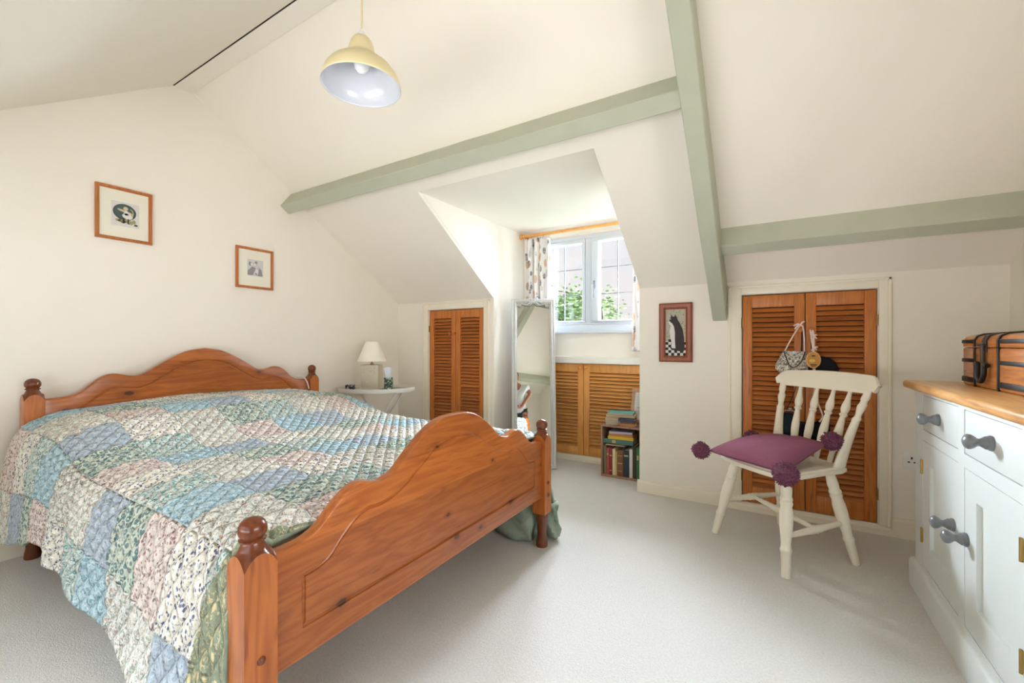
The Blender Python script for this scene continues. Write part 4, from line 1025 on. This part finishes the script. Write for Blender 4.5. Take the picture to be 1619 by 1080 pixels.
# ------------------------------------------------------------------ bags and tag on the knobs
KY = YK-.014
bagz = 1.133
def pouch(bm, poly, y0, th, bev=.012):
    f0, f1, sd = prism(bm, poly, 'y', y0-th, y0); bmesh.ops.bevel(bm, geom=list(f0.edges)+list(f1.edges), offset=bev, segments=3, affect='EDGES')
def strap(bm, pts, w=.004): tube(bm, smoothpath(pts, 5), w, 6)
YD = YK+.002
b = thing('evening_bag', 'silver brocade flap handbag on a pale ribbon from the left knob', 'bag', (.105, YD-.03, .86))
pts = [(.060, 1.004), (.170, 1.000), (.180, .985), (.182, .868), (.165, .862), (.065, .868), (.040, .876), (.018, .900), (.022, .925)]
bm = bmesh.new(); pouch(bm, pts, YD-.006, .032, .010); obj('body', bm, 'silver', b)
bm = bmesh.new(); pouch(bm, [(.062, 1.006), (.168, 1.002), (.150, .945), (.128, .915), (.108, .908), (.088, .922)], YD-.036, .007, .003); obj('flap', bm, 'silver', b)
bm = bmesh.new(); tube(bm, [(.062, YD-.045, 1.004), (.088, YD-.045, .921), (.108, YD-.046, .907), (.128, YD-.045, .914), (.151, YD-.045, .945), (.168, YD-.045, 1.001)], .003, 6); obj('flap_piping', bm, 'strap', b)
bm = bmesh.new(); ball(bm, (.115, YD-.046, .996), .012, 2, (1, .5, .8)); obj('clasp', bm, 'upvc', b)
bm = bmesh.new(); strap(bm, [(.066, YD-.02, 1.0), (.10, YD-.026, 1.075), (.135, YD-.03, 1.142), (.148, YD-.03, 1.155), (.158, YD-.03, 1.145), (.164, YD-.028, 1.08), (.166, YD-.02, 1.0)], .0042)
for e_ in ((.128, 1.165), (.165, 1.178), (.112, 1.155), (.118, 1.135)): strap(bm, [(.142, YD-.032, 1.152), ((.142+e_[0])/2, YD-.042, (1.152+e_[1])/2+.008), (e_[0], YD-.036, e_[1])], .0045)
obj('ribbon_strap', bm, 'ribbon', b)
b = thing('hanging_tag', 'oval wooden decorated tag on a pale ribbon from the right knob', 'tag', (.205, YD-.05, .90))
bm = bmesh.new(); f0, f1, sd = prism(bm, ell(.206, .955, .036, .048, 36), 'y', YD-.062, YD-.056); bmesh.ops.bevel(bm, geom=list(f0.edges)+list(f1.edges), offset=.0015, segments=2, affect='EDGES'); obj('disc', bm, 'toppine', b)
ink('ink_yellow', (226, 196, 96)); ink('ink_gold', (206, 150, 74))
prs = [(fl([ell(.206, .955, .030, .042, 30)], YD-.0626, YD-.062), 'ink_gold'), (fl([ell(.200, .950, .015, .010, 16)], YD-.0634, YD-.0626), 'ink_yellow'), (fl([rect(.198, .215, .975, .981), rect(.192, .222, .924, .929), rect(.196, .217, .917, .920)], YD-.0634, YD-.0626), 'ink_black')]
bm, ms = join(prs); obj('decoration', bm, ms, b, smooth=False)
bm = bmesh.new(); strap(bm, [(.192, YD-.03, 1.13), (.200, YD-.045, 1.06), (.206, YD-.058, 1.0)], .004); strap(bm, [(.206, YD-.03, 1.128), (.210, YD-.045, 1.09), (.208, YD-.058, 1.0)], .004)
for c, e_ in (((.206, 1.085), ((.222, 1.10), (.223, 1.078), (.196, 1.09))), ((.208, 1.02), ((.227, 1.028), (.222, 1.012), (.198, 1.008)))):
    for q_ in e_: strap(bm, [(c[0], YD-.055, c[1]), ((c[0]+q_[0])/2, YD-.063, (c[1]+q_[1])/2+.004), (q_[0], YD-.057, q_[1])], .0042)
obj('ribbon', bm, 'ribbon', b)
b = thing('clutch_bag', 'rounded black velvet bag behind the oval tag', 'bag', (.25, YD-.02, .845))
bm = bmesh.new(); pouch(bm, [(.186, .955), (.20, .972), (.245, .976), (.285, .968), (.312, .945), (.328, .905), (.322, .855), (.30, .845), (.186, .845)], YD-.006, .034, .012); obj('body', bm, 'black', b)
bm = bmesh.new(); strap(bm, [(.20, YD-.022, .968), (.197, YD-.03, 1.05), (.196, YD-.028, 1.128), (.202, YD-.028, 1.05), (.215, YD-.022, .972)], .0025); obj('strap', bm, 'black', b)
b = thing('clasp_purse', 'small dark teal purse with a metal clasp behind the chair spindles', 'bag', (.092, YD-.02, .50))
bm = bmesh.new(); pouch(bm, [(.060, .632), (.126, .632), (.134, .56), (.128, .505), (.10, .498), (.062, .505), (.052, .56)], YD-.004, .03, .010); obj('body', bm, 'teal', b)
bm = bmesh.new(); tube(bm, smoothpath([(.058, YD-.02, .625), (.064, YD-.02, .644), (.094, YD-.02, .649), (.124, YD-.02, .643), (.129, YD-.02, .625)], 4), .0035, 8); ball(bm, (.091, YD-.02, .660), .006, 2); ball(bm, (.099, YD-.021, .660), .006, 2); obj('clasp', bm, 'silverfr', b)
bm = bmesh.new(); strap(bm, [(.075, YD-.02, .648), (.128, YD-.003, .80), (.150, YD-.003, 1.0), (.152, YD-.022, 1.125)], .0022); strap(bm, [(.115, YD-.02, .648), (.14, YD-.003, .80), (.154, YD-.003, 1.0), (.156, YD-.022, 1.125)], .0022); obj('strap', bm, 'teal', b)
b = thing('shoulder_bag', 'large soft black bag hanging lowest behind the chair spindles', 'bag', (.20, YD-.02, .47))
bm = bmesh.new(); pouch(bm, [(.140, .590), (.185, .580), (.262, .606), (.285, .60), (.288, .52), (.27, .478), (.16, .475), (.138, .50)], YD-.002, .03, .010); obj('body', bm, 'black', b)
bm = bmesh.new(); strap(bm, [(.178, YD-.034, .590), (.192, YD-.034, .66), (.213, YD-.04, .78), (.208, YD-.048, .86), (.206, YD-.048, .98), (.200, YD-.026, 1.125)], .0045); strap(bm, [(.236, YD-.034, .596), (.252, YD-.034, .632), (.232, YD-.034, .70), (.222, YD-.04, .78), (.215, YD-.048, .86), (.210, YD-.048, .98), (.204, YD-.026, 1.125)], .0045); obj('strap', bm, 'ribbon', b)
# wall socket
so = thing('wall_socket', 'white double wall socket beside the painted cabinet', 'socket', (.66, YK-.001, .385))
obj('plate', BX(.605, .735, YK-.010, YK-.0005, .382, .468, bev=.003), 'plastic', so)
for cx in (.640, .700):
    bm = bmesh.new()
    for dx, dz, a, c in ((0, .012, .0035, .006), (-.012, -.010, .005, .003), (.012, -.010, .005, .003)): box(bm, cx+dx-a, cx+dx+a, YK-.0108, YK-.009, .425+dz-c, .425+dz+c)
    obj('pin_holes', bm, 'dark', so)

# ------------------------------------------------------------------ painted cabinet
cb = thing('sideboard', 'pale grey painted cabinet with pine top and grey knobs by the right wall', 'cabinet', (.76, 1.99, 0))
CY, CE, CFX = 2.50, 1.47, .535
bm = bmesh.new()
def face_holes(bm, x0, x1, y0, y1, z0, z1, holes):
    ys = sorted({y0, y1, *[h[0] for h in holes], *[h[1] for h in holes]})
    for a, b in zip(ys, ys[1:]):
        hs = sorted([h for h in holes if h[0] <= a and h[1] >= b], key=lambda h: h[2]); zs = [z0]
        for h in hs: zs += [h[2], h[3]]
        zs.append(z1)
        for c, d in zip(zs[::2], zs[1::2]):
            if d-c > 1e-4: box(bm, x0, x1, a, b, c, d)
hl = [(2.003, 2.40, .694, .838), (1.571, 1.95, .692, .836), (2.003, 2.40, .134, .652), (1.571, 1.95, .134, .648)]
face_holes(bm, CFX, CFX+.022, CE, CY, .02, .857, hl)
box(bm, CFX+.022, .985, CY-.018, CY, .02, .857); box(bm, CFX+.022, .985, CE, CE+.018, .02, .857); box(bm, .975, .985, CE+.018, CY-.018, .02, .857); box(bm, CFX+.022, .975, CE+.018, CY-.018, .09, .105)
obj('carcass', bm, 'grey', cb, smooth=False)
bm = bmesh.new(); poly = [(.517, 0), (.517, .104), (.522, .112), (.530, .116), (.536, .118), (.536, 0)]
prism(bm, poly, 'y', CE-.018, CY+.018); box(bm, .536, .985, CY, CY+.018, 0, .114, bev=.003); box(bm, .536, .985, CE-.018, CE, 0, .114, bev=.003); obj('plinth', bm, 'grey', cb)
obj('worktop', BX(.497, .995, CE-.045, 2.525, .857, .889, bev=.010, seg=3), 'toppine', cb)
def cknob(y, z, par):
    bm = bmesh.new(); turned(bm, (CFX+.001, y, z), (CFX-.062, y, z), [(0, .021), (.06, .0225), (.14, .0205), (.17, .0185), (.22, .019), (.30, .0155), (.42, .0105), (.50, .0115), (.60, .0175), (.72, .0215), (.82, .0215), (.91, .017), (.97, .009), (1, .001)], 28)
    obj('knob', bm, 'knobgrey', par, angle=50)
for (a, c, z0, z1), ky, kz in ((hl[0], 2.199, .763), (hl[1], 1.745, .766)):
    o = obj('drawer', BX(CFX+.001, CFX+.022, a+.0025, c-.0025, z0+.0025, z1-.0025, bev=.0012), 'grey', cb); cknob(ky, kz, o)
for (a, c, z0, z1), ky, kz, hy in ((hl[2], 2.048, .425, 2.400), (hl[3], 1.930, .420, 1.571)):
    bm = bmesh.new(); a += .0025; c -= .0025; z0 += .0025; z1 -= .0025; s = .090
    pz0, pz1 = z0+.095, z1-.085
    for q_ in ((a, a+s*.75, z0, z1), (c-s, c, z0, z1), (a+s*.75, c-s, z0, pz0), (a+s*.75, c-s, pz1, z1)): box(bm, CFX+.001, CFX+.022, q_[0], q_[1], q_[2], q_[3])
    bmesh.ops.remove_doubles(bm, verts=bm.verts[:], dist=.0001)
    o = obj('door', bm, 'grey', cb, smooth=False)
    obj('door_panel', BX(CFX+.013, CFX+.018, a+s*.75-.002, c-s+.002, pz0-.002, pz1+.002), 'grey', o)
    cknob(ky, kz, o)
    for hz in (z0+.12, z1-.11):
        bm = bmesh.new(); sg = 1 if hy > 2 else -1; box(bm, CFX-.003, CFX+.003, hy-.005, hy+.005, hz-.026, hz+.028, bev=.001); turned(bm, (CFX-.003, hy, hz-.03), (CFX-.003, hy, hz+.03), [(0, .004), (1, .004)], 8); obj('hinge', bm, 'brass', o)

# trunk on the cabinet
tr = thing('wooden_chest', 'small wooden chest with black iron bands on the painted cabinet', 'chest', (.80, 2.15, .889))
Z0, X0, X1, Y0, Y1, ZH = .8895, .650, .93, 1.885, 2.385, 1.083
zl = 1.036
bm = bmesh.new(); box(bm, X0, X1, Y0, Y1, Z0, zl-.0008, bev=.008, seg=3); obj('body', bm, 'trunk', tr)
bm = bmesh.new(); f0, f1, sd = prism(bm, [(X0, zl+.0008), (X0, ZH-.022), (X0+.008, ZH-.008), (X0+.025, ZH), ((X0+X1)/2, ZH+.010), (X1-.025, ZH), (X1-.008, ZH-.008), (X1, ZH-.022), (X1, zl+.0008)], 'y', Y0, Y1)
bmesh.ops.bevel(bm, geom=list(f0.edges)+list(f1.edges), offset=.006, segments=2, affect='EDGES'); lid = obj('lid', bm, 'trunk', tr, angle=50)
e = .0022
for z0, z1, par in ((Z0+.012, Z0+.032, tr), (.978, .992, tr), (1.050, 1.064, lid)):
    for q_ in ((X0-e, X0+.004, 2.268, Y1+e), (X0-e, X0+.004, Y0-e, 2.062), (X0+.004, X1+e, Y1-.004, Y1+e)): obj('iron_band', BX(*q_, z0, z1, bev=.001), 'iron', par)
for yy in (2.262, 2.068):
    bm = bmesh.new(); box(bm, X0-.004, X0+.003, yy-.006, yy+.006, Z0, zl-.001, bev=.001); obj('iron_strap', bm, 'iron', tr)
    bm = bmesh.new(); P_ = [(X0-.004, zl+.001), (X0-.004, ZH-.022), (X0+.004, ZH-.004), (X0+.022, ZH+.004), ((X0+X1)/2, ZH+.014), ((X0+X1)/2, ZH+.006), (X0+.026, ZH-.004), (X0+.012, ZH-.012), (X0+.004, ZH-.026), (X0+.004, zl+.001)]
    prism(bm, P_, 'y', yy-.006, yy+.006); obj('iron_strap', bm, 'iron', lid)
bm = bmesh.new(); yy = 2.172; prism(bm, [(X0-.005, 1.02), (X0-.005, ZH-.022), (X0+.003, ZH-.005), (X0+.03, ZH+.004), (X0+.03, ZH-.002), (X0+.008, ZH-.012), (X0+.001, ZH-.026), (X0+.001, 1.02)], 'y', yy-.018, yy+.018)
box(bm, X0-.012, X0-.004, yy-.012, yy+.012, .982, 1.045, bev=.003); tube(bm, [(X0-.010, yy-.02, 1.046), (X0-.012, yy+.02, 1.046)], .005, 8); obj('hasp', bm, 'strap', lid)
bm = bmesh.new(); tube(bm, smoothpath([(X0-.010, yy+.048, .976), (X0-.012, yy+.030, .975), (X0-.013, yy+.028, .945), (X0-.014, yy+.018, .922), (X0-.014, yy, .914), (X0-.014, yy-.018, .922), (X0-.013, yy-.028, .945), (X0-.012, yy-.030, .975), (X0-.010, yy-.048, .972)], 5), .0078, 10); obj('handle', bm, 'iron', tr)

# ------------------------------------------------------------------ curtains
RZ, RY = 2.055, 3.515
rod = thing('curtain_rod', 'wooden curtain pole above the dormer window', 'curtain pole', (-1.42, RY, RZ))
bm = bmesh.new(); tube(bm, [(-2.012, RY, RZ), (DR-.001, RY, RZ)], .0125, 16); obj('pole', bm, 'cupline', rod)
bm = bmesh.new(); turned(bm, (-2.01, RY, RZ), (-2.043, RY, RZ), [(0, .013), (.1, .02), (.25, .015), (.5, .024), (.75, .022), (1, .006)], 20); obj('finial', bm, 'cupline', rod)
for x in (-1.99, -.86):
    bm = bmesh.new(); box(bm, x-.008, x+.008, RY, YW-.0005, RZ-.012, RZ+.010, bev=.003); obj('bracket', bm, 'cupline', rod)
def curtain(label, x0, x1, n, zb, y):
    t = thing('curtain', label, 'curtain', ((x0+x1)/2, y, zb), group='printed curtains at the dormer window')
    bm = bmesh.new(); NX, NZ = n*14, 40; g = []
    for j in range(NZ+1):
        r = []; z = zb+(RZ-.026-zb)*j/NZ; top = max(0, (z-(RZ-.10))/.08)
        for i in range(NX+1):
            u = i/NX; ph = u*n*2*PI; amp = .020*(1-.35*top)+.006*math.sin(u*7+z*3)
            x = x0+(x1-x0)*u+.008*math.sin(z*5+u*5)*(1-top)
            r.append(bm.verts.new((x+.006*math.sin(ph*2), y+amp*math.sin(ph+.5*math.sin(z*2.2+u*3))+.004*math.sin(ph*2.3+z*4), z)))
        g.append(r)
    for A, B in zip(g, g[1:]):
        for i in range(NX): bm.faces.new((A[i], A[i+1], B[i+1], B[i]))
    o = obj('cloth', bm, 'curtain', t, angle=80); md = o.modifiers.new('thickness', 'SOLIDIFY'); md.thickness = .002
    for i in range(n+1):
        x = x0+(x1-x0)*(i+.0)/n if n else x0; bm = bmesh.new()
        tube(bm, [(x, RY+.0175*math.cos(2*PI*k/20), RZ-.004+.0175*math.sin(2*PI*k/20)) for k in range(20)], .0025, 6, closed=True); obj('ring', bm, 'cupline', t)
curtain('leaf printed curtain at the left side of the dormer window', -1.985, -1.73, 4, .985, 3.520)
curtain('leaf printed curtain half hidden at the right of the dormer window', -.975, -.825, 3, .985, 3.520)

# ------------------------------------------------------------------ the photographer (seen only in the mirror)
def person():
    B = lambda r, f, z: RD*r+FD*(f+.07)+Vector((0, 0, z))
    pe = thing('person', 'person in pale t-shirt and dark trousers bending behind the camera, reflected in the mirror', 'person', tuple(B(.10, -.47, 0)))
    P = {'pel': B(.10, -.47, .97), 'wai': B(.10, -.44, 1.10), 'che': B(.09, -.38, 1.28), 'shc': B(.08, -.33, 1.42), 'nek': B(.06, -.27, 1.47), 'hed': B(.035, -.22, 1.52),
         'hl': B(.01, -.47, .94), 'hr': B(.20, -.47, .94), 'kl': B(.0, -.45, .50), 'kr': B(.21, -.44, .50), 'al': B(-.01, -.49, .09), 'ar': B(.22, -.48, .09), 'tl': B(-.025, -.36, .035), 'tr': B(.235, -.35, .035),
         'sl': B(-.09, -.35, 1.39), 'sr': B(.245, -.35, 1.40), 'el': B(-.20, -.40, 1.18), 'er': B(.325, -.34, 1.31), 'wl': B(-.10, -.29, 1.04), 'wr': B(.18, -.29, 1.08), 'pl': B(-.06, -.25, 1.04), 'pr': B(.13, -.255, 1.055)}
    Rr = {'pel': .12, 'wai': .115, 'che': .125, 'shc': .07, 'nek': .05, 'hed': .06, 'hl': .085, 'hr': .085, 'kl': .055, 'kr': .055, 'al': .04, 'ar': .04, 'tl': .035, 'tr': .035, 'sl': .05, 'sr': .05, 'el': .042, 'er': .042, 'wl': .027, 'wr': .027, 'pl': .026, 'pr': .026}
    E = [('pel', 'wai'), ('wai', 'che'), ('che', 'shc'), ('shc', 'nek'), ('nek', 'hed'), ('pel', 'hl'), ('hl', 'kl'), ('kl', 'al'), ('al', 'tl'), ('pel', 'hr'), ('hr', 'kr'), ('kr', 'ar'), ('ar', 'tr'), ('shc', 'sl'), ('sl', 'el'), ('el', 'wl'), ('wl', 'pl'), ('shc', 'sr'), ('sr', 'er'), ('er', 'wr'), ('wr', 'pr')]
    for s, k in (('l', 'pl'), ('r', 'pr')):       # five fingers each
        c = P[k]; sg = 1 if s == 'l' else -1
        for q_, (dr, dz, L) in enumerate(((.0, .022, .062), (.0, .008, .07), (.0, -.007, .066), (.0, -.021, .052))):
            a = 'f%s%d' % (s, q_); P[a+'a'] = c+FD*.03+Vector((0, 0, dz)); P[a+'b'] = c+FD*(.03+L*.6)+RD*sg*.010+Vector((0, 0, dz)); P[a+'c'] = c+FD*(.03+L*.8)+RD*sg*.034+Vector((0, 0, dz-.004))
            Rr[a+'a'] = .009; Rr[a+'b'] = .0085; Rr[a+'c'] = .0075; E += [(k, a+'a'), (a+'a', a+'b'), (a+'b', a+'c')]
        a = 't%s' % s; P[a+'a'] = c+FD*.008+RD*sg*.024+Vector((0, 0, .018)); P[a+'b'] = c+FD*.045+RD*sg*.038+Vector((0, 0, .03)); Rr[a+'a'] = .0105; Rr[a+'b'] = .008; E += [(k, a+'a'), (a+'a', a+'b')]
    def skin(name, keys, edges, rad, mat, root, sub=2):
        me = bpy.data.meshes.new(name); idx = {k: i for i, k in enumerate(keys)}; base = pe.location
        me.from_pydata([P[k]-base for k in keys], [(idx[a], idx[b]) for a, b in edges], [])
        o = bpy.data.objects.new(name, me); COL.objects.link(o); o.parent = pe
        md = o.modifiers.new('skin', 'SKIN'); md.use_smooth_shade = True
        for k, i in idx.items():
            v = me.skin_vertices[0].data[i]; r = rad(k); v.radius = (r, r); v.use_root = (k == root)
        sb_ = o.modifiers.new('sub', 'SUBSURF'); sb_.levels = sub; sb_.render_levels = sub
        o.data.materials.append(M[mat]); return o
    body = skin('body', list(P), E, lambda k: Rr[k], 'skin', 'pel')
    P['hem'] = P['pel']+Vector((0, 0, -.03)); P['svl'] = P['sl']*.45+P['el']*.55; P['svr'] = P['sr']*.45+P['er']*.55
    skin('t_shirt', ['hem', 'wai', 'che', 'shc', 'sl', 'svl', 'sr', 'svr'], [('hem', 'wai'), ('wai', 'che'), ('che', 'shc'), ('shc', 'sl'), ('sl', 'svl'), ('shc', 'sr'), ('sr', 'svr')], lambda k: {'hem': .165, 'wai': .155, 'che': .165, 'shc': .125, 'sl': .09, 'sr': .09}.get(k, .075), 'tshirt', 'hem')
    P['pt'] = P['pel']+Vector((0, 0, .01))
    skin('trousers', ['pt', 'hl', 'kl', 'al', 'hr', 'kr', 'ar'], [('pt', 'hl'), ('hl', 'kl'), ('kl', 'al'), ('pt', 'hr'), ('hr', 'kr'), ('kr', 'ar')], lambda k: {'pt': .135, 'hl': .105, 'hr': .105, 'kl': .078, 'kr': .078}.get(k, .066), 'trouser', 'pt')
    hc = P['hed']+FD*.035+Vector((0, 0, .05)); bm = bmesh.new(); ball(bm, (0, 0, 0), .1, 4)
    for v in bm.verts:
        c = v.co; c.x *= .76; c.y *= .95; c.z *= 1.14
        if c.z < -.02: c.x *= 1-.3*min(1, (-.02-c.z)/.09); c.y *= 1-.08*min(1, (-.02-c.z)/.09)
        if c.y > .06 and abs(c.x) < .018 and -.045 < c.z < .012: c.y += .018*(1-abs(c.x)/.018)*(.4+.6*(.012-c.z)/.057)
        if c.y > .06 and abs(abs(c.x)-.03) < .014 and abs(c.z-.012) < .012: c.y -= .006
        if c.y > .05 and abs(c.x) < .024 and abs(c.z+.062) < .006: c.y -= .003
    for s in (-1, 1): ball(bm, (s*.077, -.005, -.01), .024, 2, (.35, .7, 1.2)); ball(bm, (s*.03, .078, .013), .0105, 2)
    mt_ = Matrix.Translation(hc) @ Matrix.Rotation(math.atan2(.518, .855), 4, 'Z') @ Matrix.Rotation(-.15, 4, 'X'); bm.transform(mt_); obj('head', bm, 'skin', pe, angle=80)
    bm = bmesh.new(); ball(bm, (0, -.008, .014), .106, 4, (.80, .96, 1.10))
    bmesh.ops.delete(bm, geom=[v for v in bm.verts if v.co.z < .03-.55*(-v.co.y) or (v.co.y > .05 and v.co.z < .075)], context='VERTS')
    bm.transform(mt_); o = obj('hair', bm, 'hair', pe, angle=80); md = o.modifiers.new('thickness', 'SOLIDIFY'); md.thickness = .012
    for k in ('l', 'r'):
        bm = bmesh.new(); a = P['a'+k]; ball(bm, (0, 0, 0), .05, 3)
        for v in bm.verts:
            v.co.y = v.co.y*2.6; v.co.x *= .95; v.co.z = max(v.co.z*.9, -.035)
        bm.transform(Matrix.Translation((a.x, a.y, .036)+FD*.07 if False else Vector((a.x, a.y, .036))+FD*.07) @ Matrix.Rotation(math.atan2(.518, .855), 4, 'Z')); obj('shoe', bm, 'strap', pe, angle=80)
person()
